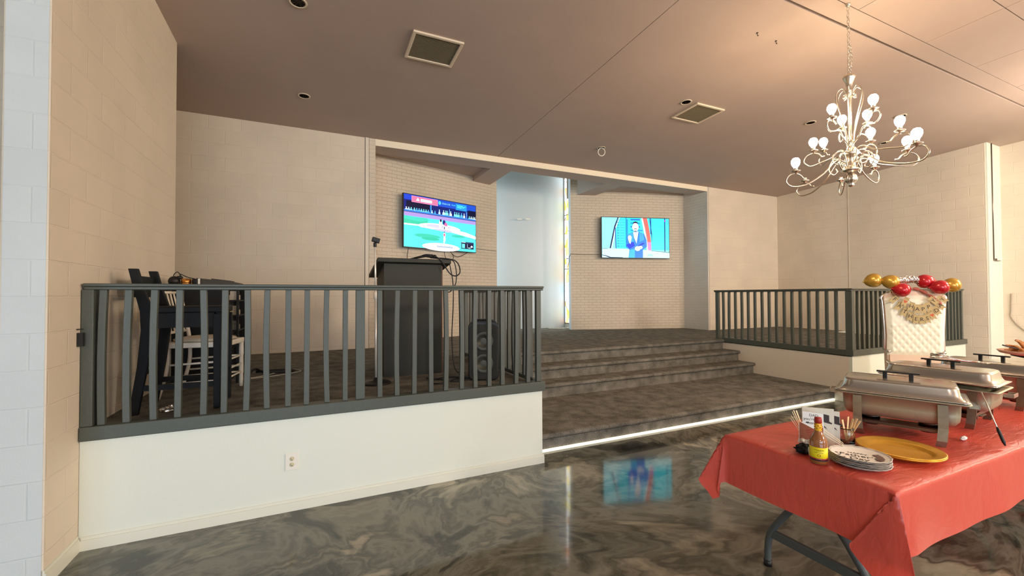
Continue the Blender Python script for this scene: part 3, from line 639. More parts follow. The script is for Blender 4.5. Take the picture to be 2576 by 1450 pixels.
# ------------------------------------------------------------------ chandelier
def chandelier():
    cx, cy = 4.692, 2.344; zc = cz(cy)
    t = thing('chandelier', 'silver scroll-arm chandelier with lit bulbs hanging over the red table', 'chandelier', (cx, cy, 2.65))
    b = MB(); b.lathe([(0, zc), (.022, zc), (.02, zc-.012), (.008, zc-.03), (0, zc-.03)], (cx, cy, 0)); b.build('canopy', M_SILVER, t)
    b = MB(); z = zc-.03; i = 0
    while z > 3.74:
        pts = []
        for k in range(14):
            a = 2*PI*k/14; u = .011*math.cos(a); v = .021*math.sin(a)
            pts.append((cx+(u if i % 2 else 0), cy+(0 if i % 2 else u), z-.021+v))
        b.tube(pts, .0032, 6, closed=True); z -= .031; i += 1
    for k in range(8):      # doubled loop of spare chain beside the lower end
        z2 = 3.76+.036*k; pts = [(cx+.028*math.sin(PI*(k+.5)/8)+(.01*math.cos(2*PI*j/10)), cy-.01, z2+.02*math.sin(2*PI*j/10)) for j in range(10)]; b.tube(pts, .003, 5, closed=True)
    b.build('chain', M_SILVER, t)
    b = MB(); c0 = (cx, cy, 0)
    b.lathe([(0, 3.745), (.018, 3.74), (.045, 3.72), (.052, 3.705), (.046, 3.69), (.030, 3.65), (.022, 3.60), (.026, 3.585), (.03, 3.57), (.018, 3.55), (.014, 3.5), (.013, 3.15), (.02, 3.10), (.034, 3.07), (.024, 3.04), (.03, 3.0), (.055, 2.975), (.075, 2.96), (.05, 2.94), (.03, 2.90), (.036, 2.84), (.06, 2.81), (.085, 2.80), (.05, 2.785), (.02, 2.775), (0, 2.775)], c0, 24)
    b.lathe([(0, 2.79), (.02, 2.785), (.022, 2.76), (.042, 2.745), (.052, 2.715), (.042, 2.685), (.02, 2.668), (.026, 2.655), (.014, 2.64), (0, 2.635)], c0, 32, flute=.09, nf=8)
    b.build('column', M_SILVER, t)
    for k in range(6):       # scroll ribs round the column
        a = 2*PI*k/6+.35; ca, sa = math.cos(a), math.sin(a)
        P = [(.02, 3.52), (.05, 3.50), (.055, 3.53), (.03, 3.545), (.06, 3.60), (.105, 3.56), (.11, 3.48), (.075, 3.33), (.035, 3.15), (.025, 3.02)]
        b = MB(); b.tube(catmull([(cx+r*ca, cy+r*sa, z) for r, z in P], 6), .0055, 6); b.build('rib', M_SILVER, t)
    for k in range(8):       # small scrolls about the hub
        a = 2*PI*k/8; ca, sa = math.cos(a), math.sin(a)
        P = [(.04, 2.97), (.09, 2.99), (.14, 2.95), (.13, 2.88), (.085, 2.86), (.075, 2.90), (.10, 2.92)] if k % 2 else [(.05, 2.82), (.10, 2.93), (.16, 2.93), (.19, 2.85), (.15, 2.79), (.115, 2.81), (.13, 2.845)]
        b = MB(); b.tube(catmull([(cx+r*ca, cy+r*sa, z) for r, z in P], 6), .006, 6); b.build('scroll', M_SILVER, t)
    bulbs = [(-.39, .28, 2.87, 1), (.02, .44, 2.86, 0), (.35, .27, 2.86, 0), (.46, .02, 2.94, 1), (-.10, -.54, 2.92, 1), (.33, -.30, 3.00, 1),
             (-.08, .29, 3.12, 1), (.22, .36, 3.19, 1), (.27, -.04, 3.16, 1), (.06, -.36, 3.12, 1),
             (-.22, .04, 3.34, 1), (.10, .12, 3.32, 1), (-.04, -.21, 3.36, 1), (.24, -.03, 3.34, 1)]
    mb = emat('lit_bulb', (255, 224, 184), 125)
    for dx, dy, zb, lit in bulbs:
        R = math.hypot(dx, dy); ca, sa = dx/R, dy/R; zs = zb-.055
        def W(r, z): return (cx+r*ca, cy+r*sa, z)
        zh = 2.87 if zb < 3.05 else (2.98 if zb < 3.25 else 3.05)
        P = [(.03, zh), (.03+.2*(R-.03), zh+.03 if zb < 3.25 else zh), (.5*R, (zh+zs)/2-.07), (.8*R, zs-.135), (R+.03, zs-.15), (R+.085, zs-.10), (R+.065, zs-.045), (R+.01, zs-.022), (R-.04, zs-.04), (R-.07, zs-.075), (R-.095, zs-.078)]
        if zb > 3.25: P = [(.025, zh), (.08, zh+.05), (.6*R, (zh+zs)/2), (R+.02, zs-.13), (R+.06, zs-.08), (R+.045, zs-.035), (R, zs-.02), (R-.035, zs-.035), (R-.055, zs-.055)]
        b = MB(); b.tube(catmull([W(r, z) for r, z in P], 7), .0065, 7); arm = b.build('arm', M_SILVER, t)
        b = MB(); q = W(R, 0)
        b.lathe([(0, zs-.03), (.008, zs-.028), (.012, zs-.012), (.036, zs-.004), (.042, zs+.004), (.03, zs+.002), (.016, zs+.002), (.017, zs+.028), (.019, zs+.03), (.0, zs+.03)], (q[0], q[1], 0), 20, flute=.03, nf=6)
        b.build('socket', M_SILVER, arm)
        if lit:
            b = MB(); b.lathe([(.014, zs+.03), (.018, zs+.04), (.031, zs+.060), (.039, zs+.085), (.037, zs+.108), (.024, zs+.128), (0, zs+.137)], (q[0], q[1], 0), 28)
            b.build('bulb', mb, arm)
chandelier()

# ------------------------------------------------------------------ left platform furniture
def lectern():
    t = thing('lectern', 'tall black wooden lectern with slanted top behind the left railing', 'lectern', (.98, 4.95, ZS))
    x0, x1, y0, y1 = .66, 1.285, 4.677, 5.25; z1 = 1.93
    b = MB(); b.box(x0, x1, y0, y0+.02, ZS, z1+.03); b.build('front_panel', M_BLKPAINT, t)
    for x in (x0, x1-.02):
        b = MB(); b.prism([(y0+.02, ZS), (y1, ZS), (y1, z1-.13), (y0+.02, z1+.03)], 0, .02, M=Matrix(((0, 0, 1, x), (1, 0, 0, 0), (0, 1, 0, 0), (0, 0, 0, 1)))); b.build('side_panel', M_BLKPAINT, t)
    b = MB(); b.box(x0+.02, x1-.02, y0+.02, y1, 1.3, 1.32); b.build('shelf', M_BLKPAINT, t)
    b = MB(); b.box(x1, x1+.012, y0+.0, y0+.022, ZS, z1); b.build('edge_strip', mat('brown_edge', (96, 62, 40), .5), t)
    b = MB(); b.prism([(4.60, 1.958), (4.60, 2.002), (5.42, 1.862), (5.42, 1.822)], .585, 1.375, M=Matrix(((0, 0, 1, 0), (1, 0, 0, 0), (0, 1, 0, 0), (0, 0, 0, 1)))); b.build('top', M_BLKPAINT, t, bevel=.004)
lectern()
def top_z(y): return 2.002-.1707*(y-4.60)
b = MB(); b.tube([(.93, 4.69, top_z(4.69)+.012), (1.10, 4.66, top_z(4.66)+.05), (1.18, 4.655, top_z(4.65)+.045)], [.008, .016, .022], 12); b.ball((1.2, 4.655, top_z(4.65)+.04), .024, 12)
tag(b.build('microphone', M_BLACK), 'black handheld microphone lying across the top of the lectern', 'microphone')
b = MB(); b.box(1.06, 1.24, 4.63, 4.80, -.003, .003, M=T(0, 0, 2.0) @ T(0, 4.6, 0) @ RX(-.169) @ T(0, -4.6, 0)); tag(b.build('paper_sheet', M_GREYW), 'white paper sheets lying on top of the lectern under the cables', 'paper')
cord('black cable draped over the right end of the lectern and hanging down beside it', [(1.02, 4.7, 2.02), (1.10, 4.62, 2.05), (1.2, 4.60, 2.03), (1.27, 4.59, 1.97), (1.35, 4.58, 1.85), (1.42, 4.58, 1.82), (1.47, 4.58, 1.86), (1.46, 4.6, 1.95), (1.40, 4.6, 2.0), (1.28, 4.62, 2.01), (1.15, 4.65, 2.02)], .007)
cord('black cable with a plug looping low at the right side of the lectern', [(1.2, 4.62, 2.02), (1.38, 4.6, 2.0), (1.43, 4.6, 1.9), (1.43, 4.6, 1.75), (1.38, 4.6, 1.66), (1.34, 4.6, 1.64), (1.325, 4.6, 1.68)], .006)
cord('black cable falling from the lectern top straight down to the carpet', [(1.36, 4.62, 1.97), (1.40, 4.62, 1.75), (1.41, 4.64, 1.5), (1.40, 4.66, 1.1), (1.42, 4.6, .78), (1.5, 4.5, .745)], .006)

def mic_stand():
    t = thing('microphone_stand', 'white microphone stand with round base left of the lectern', 'microphone stand', (.545, 4.394, ZS))
    x, y = .545, 4.394
    b = MB(); b.lathe([(0, ZS), (.14, ZS), (.142, ZS+.01), (.12, ZS+.02), (.03, ZS+.03), (.018, ZS+.06), (0, ZS+.06)], (x, y, 0)); b.build('base', M_BLACK, t)
    b = MB(); b.cyl((x, y, ZS+.03), (x-.005, y, 1.60), .012, mi=0); b.build('lower_tube', mat('stand_tube', (225, 220, 208), .3, .3), t)
    b = MB(); b.cyl((x-.005, y, 1.57), (x-.005, y, 1.64), .02); b.build('clutch', M_GREYW, t)
    b = MB(); b.cyl((x-.005, y, 1.60), (x-.012, y, 2.09), .009); b.build('upper_tube', mat('stand_tube', (225, 220, 208), .3, .3), t)
    b = MB(); b.cyl((x-.012, y, 2.085), (x-.012, y, 2.13), .016); b.box(x-.045, x+.03, y-.025, y+.025, 2.13, 2.175, M=T(x, y, 2.14) @ RY(.25) @ T(-x, -y, -2.14)); b.build('clip', M_BLACK, t, bevel=.006)
mic_stand()

def speaker():
    t = thing('party_speaker', 'black upright speaker with two round woofers behind the left railing', 'speaker', (1.60, 4.19, ZS), math.radians(-20))
    w, d, h = .31, .30, .60
    def rr(w, h, r, n=6, x0=0, z0=0):
        out = []
        for cx, cz_, a0 in ((w/2-r, h-r, 0), (-w/2+r, h-r, 90), (-w/2+r, r, 180), (w/2-r, r, 270)):
            for k in range(n+1): a = math.radians(a0+90*k/n); out.append((cx+r*math.cos(a), cz_+r*math.sin(a)))
        return out
    R = Matrix(((1, 0, 0, 0), (0, 0, 1, 0), (0, 1, 0, 0), (0, 0, 0, 1)))
    b = MB(); b.prism(rr(w, h, .06), -d/2+.012, d/2, M=R); b.build('cabinet', M_BLACK, t, world=False, bevel=.008)
    b = MB(); b.prism([(x*.93, .012+z*.96) for x, z in rr(w, h-.02, .055)], -d/2, -d/2+.012, M=R); b.build('grille', mat('speaker_grille', (44, 44, 38), .6, bump=.8, bscale=300), t, world=False, bevel=.004)
    Q = RX(PI/2)
    for z in (.175, .40):
        b = MB(); b.lathe([(0, 0), (.03, .001), (.055, -.006), (.075, .004), (.095, .006), (.10, 0)], (0, -d/2-.003, z), 32, M=Q); b.build('woofer', mat('woofer_ring', (72, 72, 62), .45), t, world=False)
    b = MB(); b.box(-.09, .09, -.04, .04, h, h+.018); b.build('handle', M_BLACK, t, world=False, bevel=.008)
    for x in (-.09, .09):
        b = MB(); b.cyl((x-.02, .10, .03), (x+.02, .10, .03), .03); b.build('wheel', M_BLACK, t, world=False)
    b = MB(); b.box(-.1, .1, -d/2+.02, -d/2+.06, -.0, .012); b.build('foot', M_BLACK, t, world=False)
speaker()
cord('black cable hanging from the back of the party speaker to the carpet', [(1.47, 4.20, 1.1), (1.44, 4.2, .95), (1.46, 4.2, .80), (1.48, 4.18, .752)], .005)
cord('tangled black cable lying on the carpet between lectern and speaker', [(1.05, 4.40, .745), (1.12, 4.3, .745), (1.2, 4.2, .745), (1.15, 4.08, .745), (1.05, 4.1, .745), (1.08, 4.25, .75), (1.25, 4.35, .745), (1.4, 4.25, .745), (1.32, 4.1, .745), (1.22, 4.12, .75), (1.36, 4.22, .752), (1.47, 4.2, .745)], .006)

def stool():
    """tall black wooden chair seen from its side, facing right"""
    t = thing('bar_chair', 'tall black wooden bar chair behind the left end of the railing', 'chair', (-1.18, 3.985, ZS), math.radians(-2))
    W, D, SH = .37, .50, .76
    def leg(y, back):
        b = MB()
        if back: P = [(-.02, y, 0, .055), (.03, y, .35, .06), (.055, y, .62, .07), (.05, y, .76, .075), (.005, y, .92, .06), (-.03, y, 1.07, .055)]
        else: P = [(D-.01, y, 0, .04), (D-.01, y, SH-.03, .055)]
        vs = [(x+sx*w/2, yy+sy*.019, z) for x, yy, z, w in P for sx, sy in ((-1, -1), (1, -1), (1, 1), (-1, 1))]
        n = len(P); fs = [(0, 3, 2, 1), tuple(4*(n-1)+k for k in range(4))]+[(i*4+k, i*4+(k+1) % 4, i*4+4+(k+1) % 4, i*4+4+k) for i in range(n-1) for k in range(4)]
        b.add(vs, fs); b.build('leg', M_BLKWOOD, t, world=False, bevel=.004)
    for y in (0, W): leg(y, True); leg(y, False)
    b = MB(); b.box(.02, D+.02, -.01, W+.01, SH-.02, SH+.03); b.build('seat', M_BLKWOOD, t, world=False, bevel=.01)
    b = MB(); b.box(.06, D-.03, -.012, .012, SH-.13, SH-.02); b.box(.06, D-.03, W-.012, W+.012, SH-.13, SH-.02); b.box(D-.02, D, 0, W, SH-.13, SH-.02); b.build('apron', M_BLKWOOD, t, world=False)
    b = MB(); b.box(-.04, -.012, .02, W-.02, .86, 1.02); b.build('backrest', M_BLKWOOD, t, world=False, bevel=.006)
    b = MB(); b.box(.02, D-.02, -.01, .01, .17, .21); b.box(.02, D-.02, W-.01, W+.01, .17, .21); b.box(D-.02, D, 0, W, .23, .27); b.box(.0, .03, .02, W, .28, .31); b.build('stretcher', M_BLKWOOD, t, world=False)
stool()
def chiavari():
    t = thing('chiavari_chair', 'white slender spindle-back chair with grey cushion, behind the black bar chair', 'chair', (-1.17, 4.50, ZS), math.radians(-9))
    W, D, SH = .42, .46, .47
    for y in (0, W):
        b = MB(); b.tube(catmull([(-.03, y, 0), (.03, y, .25), (.03, y, SH), (-.02, y, .75), (-.06, y, .94)], 5), .016, 10); b.build('leg', M_CHWHITE, t, world=False)
        b = MB(); b.tube([(D, y, 0), (D, y, .06), (D, y, .12), (D, y, .13), (D, y, .30), (D, y, .31), (D, y, SH)], [.014, .017, .017, .02, .018, .021, .018], 10); b.build('leg', M_CHWHITE, t, world=False)
    b = MB(); b.box(.0, D+.02, -.02, W+.02, SH-.045, SH); b.build('seat', M_CHWHITE, t, world=False, bevel=.008)
    b = MB(); b.ball((D/2+.01, W/2, SH+.015), (D*.52, W*.53, .03), 24); b.build('cushion', mat('grey_cushion', (196, 186, 168), .8, bump=.3), t, world=False)
    b = MB()
    for z in (.14, .22, .30): b.cyl((D, 0, z), (D, W, z), .009, seg=8)
    for z in (.12, .18, .28):
        for y in (0, W): b.cyl((.02, y, z), (D, y, z+.02), .009, seg=8)
    b.build('stretcher', M_CHWHITE, t, world=False)
    for z in (.55, .72, .90):
        x = {.55: .012, .72: -.014, .90: -.052}[z]
        b = MB(); b.cyl((x, 0, z), (x, W, z), .012, seg=8); b.build('back_rail', M_CHWHITE, t, world=False)
    for k in range(6):
        y = W*(k+1)/7; b = MB(); b.tube([(.012, y, .55), (-.01, y, .70), (-.014, y, .72), (-.018, y, .74), (-.052, y, .90)], [.007, .007, .011, .007, .007], 8); b.build('spindle', M_CHWHITE, t, world=False)
chiavari()
def cabinet():
    t = thing('equipment_cabinet', 'tall black equipment cabinet with side shelves in the left stage corner', 'cabinet', (-.97, 5.2, ZS))
    x0, x1, y0, y1, z1 = -1.24, -.70, 5.02, 5.50, 1.70
    b = MB(); b.box(x0, x1-.09, y0, y0+.02, ZS, z1-.02); b.build('front_panel', M_BLKWOOD, t)
    b = MB(); b.box(x0, x0+.02, y0+.02, y1, ZS, z1-.02); b.box(x0+.02, x1, y1-.02, y1, ZS, z1-.02); b.build('body', M_BLKWOOD, t)
    b = MB(); b.box(x1-.02, x1, y0, y0+.03, ZS, z1-.02); b.box(x1-.12, x1-.09, y0+.02, y1-.02, ZS, z1-.02); b.build('upright', M_BLKWOOD, t)
    b = MB(); b.box(x0-.13, x1+.01, y0-.02, y1+.02, z1-.02, z1); b.build('top', M_BLKWOOD, t, bevel=.004)
    for z in (.95, 1.10, 1.25, 1.40, 1.55):
        b = MB(); b.box(x1-.09, x1, y0+.005, y1-.02, z, z+.014); b.build('shelf', M_BLKWOOD, t)
    return t
cabinet()
for i, z in enumerate((1.114, 1.264, 1.414, 1.564)):
    b = MB(); rnd = random.Random(i); hh = .09
    b.box(-.785, -.71, 5.06, 5.2, z+.001, z+hh*.55); b.box(-.78, -.72, 5.065, 5.2, z+hh*.55, z+hh)
    tag(b.build('equipment_box', mat('gear_%d' % i, ((150, 140, 116), (110, 104, 86), (168, 156, 130), (188, 172, 150))[i], .6, noise=.35, nscale=40)),
        ('brownish gear box on the lowest filled side shelf of the black cabinet', 'dull grey gear box on the second filled side shelf of the black cabinet', 'tan gear box on the third filled side shelf of the black cabinet', 'pale gear box on the top side shelf of the black cabinet')[i], 'box', 'gear on the cabinet side shelves')
# things on the cabinet
b = MB(); M = T(-.96, 5.16, 1.70)
b.box(-.10, .28, -.1, .16, 0, .022, M=M); b.prism([(-.10, .022), (.26, .022), (.26, .034), (.18, .052), (-.10, .082)], -.09, .15, M=M @ Matrix(((1, 0, 0, 0), (0, 0, 1, 0), (0, 1, 0, 0), (0, 0, 0, 1))))
for k in range(12): b.box(.02+.014*k, .029+.014*k, -.085, .13, .062-.0018*k, .078-.0018*k, M=M)
tag(b.build('keyboard_console', mat('console', (58, 52, 40), .55)), 'long dark keyboard console lying on the black cabinet', 'keyboard')
b = MB(); b.ball((-1.245, 5.12, 1.75), (.05, .05, .05), 16); b.cyl((-1.26, 5.12, 1.71), (-1.2, 5.12, 1.74), .02); tag(b.build('headphones', M_BLACK), 'round black headphone cup at the left end of the black cabinet top', 'headphones')
b = MB(); b.lathe([(0, 1.70), (.04, 1.70), (.042, 1.73), (.04, 1.732), (.042, 1.735), (.042, 1.775), (0, 1.775)], (-1.15, 5.12, 0)); tag(b.build('gold_tin', mat('gold_tin', (205, 140, 70), .25, .9)), 'small shiny gold tin among cables on the black cabinet', 'tin')
b = MB(); b.lathe([(0, 1.70), (.03, 1.70), (.03, 1.77), (.024, 1.775), (0, 1.775)], (-1.075+.0, 5.12, 0)); tag(b.build('black_canister', M_BLACK), 'small black canister right of the gold tin on the cabinet', 'canister')
b = MB(); b.box(-1.04, -1.025, 5.04, 5.055, 1.70, 1.775); tag(b.build('white_charger', M_GREYW), 'small upright white charger between canister and keyboard console', 'charger')
cord('thin black wires bunched above the gold tin on the cabinet', [(-1.24, 5.12, 1.76), (-1.25, 5.12, 1.81), (-1.22, 5.12, 1.84), (-1.2, 5.12, 1.80), (-1.24, 5.12, 1.79), (-1.19, 5.12, 1.79), (-1.2, 5.12, 1.82), (-1.14, 5.12, 1.79), (-1.08, 5.12, 1.775)], .004)
b = MB()
b.ball((-1.205, 5.12, 1.785), (.03, .02, .018), 12); tag(b.build('cable_clump', M_BLACK), 'clump of black cable resting against the gold tin', 'cord')
cord('thick black cable bundle on the carpet behind the white chair', [(-.66, 5.35, .76), (-.6, 5.45, .80), (-.5, 5.4, .765), (-.3, 5.4, .76), (-.22, 5.45, .76), (-.4, 5.5, .765), (-.6, 5.5, .76)], .014)
cord('thin pale cable looping on the carpet behind the white chair', [(-.68, 5.2, .745), (-.55, 5.25, .745), (-.4, 5.4, .75), (-.25, 5.6, .75), (-.15, 5.45, .745), (-.3, 5.3, .745), (-.5, 5.2, .745), (-.66, 5.15, .745)], .005, mat('pale_cord', (176, 168, 150), .5))
def crumple(name, label, cat, c, r, m, seed=1, n=14):
    rnd = random.Random(seed); b = MB(); N = 10; vs = []
    for i in range(N+1):
        for k in range(n):
            a = PI*i/N; q = 2*PI*k/n; s = 1 if i in (0, N) else rnd.uniform(.65, 1.15)
            vs.append((c[0]+r[0]*math.sin(a)*math.cos(q)*s, c[1]+r[1]*math.sin(a)*math.sin(q)*s, c[2]-r[2]*math.cos(a)*(s if c[2]-r[2]*math.cos(a)*s > c[2]-r[2] else 1)))
    b.add(vs, [(i*n+k, i*n+(k+1) % n, (i+1)*n+(k+1) % n, (i+1)*n+k) for i in range(N) for k in range(n)])
    return tag(b.build(name, m), label, cat)
M_FOIL = mat('crumpled_foil', (225, 222, 215), .18, 1.0)
crumple('foil_wad', 'crumpled silver foil wad on the carpet beneath the black bar chair', 'foil', (-1.0, 4.0, ZS+.022), (.055, .04, .024), M_FOIL, 4)

# wall details
def outlet():
    x, y, z = -.155, YF, .365
    t = thing('wall_outlet', 'pale double power outlet on the white front of the left platform', 'outlet', (x, y, z))
    b = MB(); b.box(x-.046, x+.046, y-.007, y, z-.064, z+.064); b.build('cover_plate', M_GREYW, t, bevel=.004)
    for dz in (-.021, .021):
        b = MB(); b.lathe([(0, .0022), (.0165, .002), (.017, 0)], (x, y-.007, z+dz), 20, M=RX(PI/2)); s = b.build('socket', mat('ivory', (214, 206, 170), .4), t)
        q = MB(); q.box(x-.008, x-.0055, y-.0098, y-.009, z+dz, z+dz+.009); q.box(x+.0055, x+.008, y-.0098, y-.009, z+dz, z+dz+.009); q.box(x-.002, x+.002, y-.0098, y-.009, z+dz-.010, z+dz-.005)
        q.build('slot', M_GAP, s)
outlet()
b = MB(); b.box(XL, XL+.03, 3.55, 3.575, 1.29, 1.375); b.box(XL, XL+.025, 3.545, 3.57, 1.395, 1.40); tag(b.build('wall_bracket', M_BLACK), 'small black bracket on the wing wall at the left railing post', 'bracket')
b = MB(); b.tube([(XR-.03, 3.395, 4.385), (XR-.03, 3.395, 2.22)], .008, 8); b.build('wall_conduit', M_STEELD)['label'] = 'thin dark conduit running down the pale right-hand pilaster'
bpy.data.objects['wall_conduit']['category'] = 'conduit'
b = MB(); b.box(XR-.03, XR+.2, 3.375, 3.405, 2.205, 2.215); b.box(XR+.04, XR+.08, 3.385, 3.405, 2.215, 2.25); tag(b.build('wall_shelf_bracket', M_STEELD), 'tiny dark ledge at the foot of the conduit on the right pilaster', 'bracket')
cord('thin grey cord stapled to the right-hand wall above the food table', [(XR+.345, 3.30, 1.6), (XR+.345, 3.31, 1.3), (XR+.345, 3.31, 1.16), (XR+.345, 3.2, .98), (XR+.345, 3.0, .8)], .008, mat('grey_wire', (150, 140, 122), .6))

# ------------------------------------------------------------------ buffet tables
TZ = .75
def fold_table(label, x0, x1, y0, y1):
    t = thing('folding_table', label, 'table', ((x0+x1)/2, (y0+y1)/2, 0))
    b = MB(); b.box(x0, x1, y0, y1, TZ-.045, TZ-.008); b.build('tabletop', M_GREYW, t, bevel=.01)
    ml = mat('table_leg_paint', (72, 76, 74), .45)
    for sx, xe in ((1, x0), (-1, x1)):
        xx = xe + sx*.15
        for y in (y0+.155, y1-.145):
            s = 1 if y < (y0+y1)/2 else -1
            b = MB(); b.tube(catmull([(xx, y, .0), (xx, y+s*.004, .13), (xx, y+s*.03, .22), (xx, y+s*.10, .33), (xx, y+s*.16, .42), (xx, y+s*.175, .52), (xx, y+s*.175, TZ-.045)], 6), .019, 12); lg = b.build('leg', ml, t)
            b = MB(); b.cyl((xx, y, 0), (xx, y, .035), .022); b.build('rubber_foot', M_BLACK, lg)
        b = MB(); b.bar((xx, y0+.17, .20), (xx, y1-.16, .20), .026, .05); b.build('crossbar', ml, t, bevel=.006)
    return t
def tablecloth(label, x0, x1, y0, y1, h, seed, ends=(1, 1)):
    rnd = random.Random(seed); ph = [rnd.uniform(0, 6) for _ in range(8)]
    Lx, Ly = x1-x0, y1-y0; step = .02
    def axis(L):
        n = int(h/.02); m = int(L/.03)
        return [-h*(1-i/n) for i in range(n)] + [L*i/m for i in range(m+1)] + [L+h*(i+1)/n for i in range(n)]
    U, V = axis(Lx), axis(Ly)
    def P(u, v):
        a = max(0, -u, u-Lx); bq = max(0, -v, v-Ly); sx = -1 if u < 0 else 1; sy = -1 if v < 0 else 1
        cx_, cy_ = min(max(u, 0), Lx), min(max(v, 0), Ly); X, Y = x0+cx_, y0+cy_
        if a == 0 and bq == 0:
            d = min(u, v, Lx-u, Ly-v)
            return Vector((X, Y, TZ + .0012*math.sin(u*9+ph[0])*math.sin(v*11+ph[1]) - .006*max(0, 1-d/.02)**2 + .002))
        if a > 0 and bq > 0:
            r = math.hypot(a, bq); th = math.atan2(bq, a); q = math.sin(2*th)
            dd = {(-1, -1): (-.30, -.95), (-1, 1): (-.55, .83), (1, -1): (.7, -.7), (1, 1): (.7, .7)}[(sx, sy)]
            rr = max(0, r-.012)
            if sx < 0 and sy < 0:      # the near corner folds back flat over the end skirt
                tt = th/(PI/2); f1 = math.sin(PI*min(1, tt/.62)); f2 = math.sin(PI*max(0, (tt-.4)/.6)); off = .010*min(1, r/.02)
                return Vector((X-off*math.cos(th)-rr*(.10*f1+.12*f2), Y-off*math.sin(th)+rr*(.50*f1-.22*f2), TZ-.003-rr*(1-.10*f1)))
            if sx < 0 and sy > 0:
                tt = th/(PI/2); f1 = math.sin(PI*min(1, tt/.55)); f2 = math.sin(PI*max(0, (tt-.45)/.55)); off = .010*min(1, r/.02)
                return Vector((X-off*math.cos(th)-rr*(.14*f1+.30*f2), Y+off*math.sin(th)+rr*(.05*f1+.34*f2), TZ-.003-rr*(1-.08*f2)))
            w = q*rr*(.52-.95*rr); tw = rr*.08*math.sin(4*th)
            off = .010*min(1, r/.02)
            return Vector((X+sx*off*math.cos(th)+dd[0]*w-dd[1]*tw, Y+sy*off*math.sin(th)+dd[1]*w+dd[0]*tw, TZ-.003-rr*(1-.05*q)))
        s = a if a > 0 else bq; along = v if a > 0 else u; L = Ly if a > 0 else Lx
        e = min(1, min(along, L-along)/.12)
        o = .010*min(1, s/.02) + e*(s/h)*(.008*math.sin(along*5.5+ph[2])+.004*math.sin(along*13+ph[3])+.010)
        z = TZ-.003-max(0, s-.012) - e*.003*math.sin(along*4+ph[4])*(s/h)
        return Vector((X+(sx*o if a > 0 else 0), Y+(sy*o if bq > 0 else 0), z))
    b = MB(); nu, nv = len(U), len(V)
    b.add([P(u, v) for v in V for u in U], [(j*nu+i, j*nu+i+1, (j+1)*nu+i+1, (j+1)*nu+i) for j in range(nv-1) for i in range(nu-1)], 0, True)
    return tag(b.build('tablecloth', M_CLOTH), label, 'tablecloth')
fold_table('folding table with grey legs under the coral red cloth, near end', 2.285, 5.02, .995, 1.825)
fold_table('folding table continuing the buffet behind the near one, mostly hidden', 5.22, 7.45, .995, 1.825)
tablecloth('coral red plastic cloth draped over the near buffet table, corners hanging', 2.28, 5.03, .99, 1.83, .30, 4)
tablecloth('coral red plastic cloth over the far end of the buffet', 5.21, 7.46, .99, 1.83, .28, 9)

# ------------------------------------------------------------------ chafing dishes
def rrect(w, d, r, n=5):
    out = []
    for cx, cy, a0 in ((w/2-r, d/2-r, 0), (-w/2+r, d/2-r, 90), (-w/2+r, -d/2+r, 180), (w/2-r, -d/2+r, 270)):
        for k in range(n+1): a = math.radians(a0+90*k/n); out.append((cx+r*math.cos(a), cy+r*math.sin(a)))
    return out
def loft(b, secs, cap=(True, True), mi=0, n=5):
    """secs: list of (w, d, r, z)"""
    vs = []; m = 4*(n+1)
    for w, d, r, z in secs: vs += [(x, y, z) for x, y in rrect(w, d, r, n)]
    fs = [(i*m+k, i*m+(k+1) % m, (i+1)*m+(k+1) % m, (i+1)*m+k) for i in range(len(secs)-1) for k in range(m)]
    b.add(vs, fs, mi, True)
    if cap[0]: b.add(vs[:m], [tuple(range(m))[::-1]], mi)
    if cap[1]: b.add(vs[-m:], [tuple(range(m))], mi)
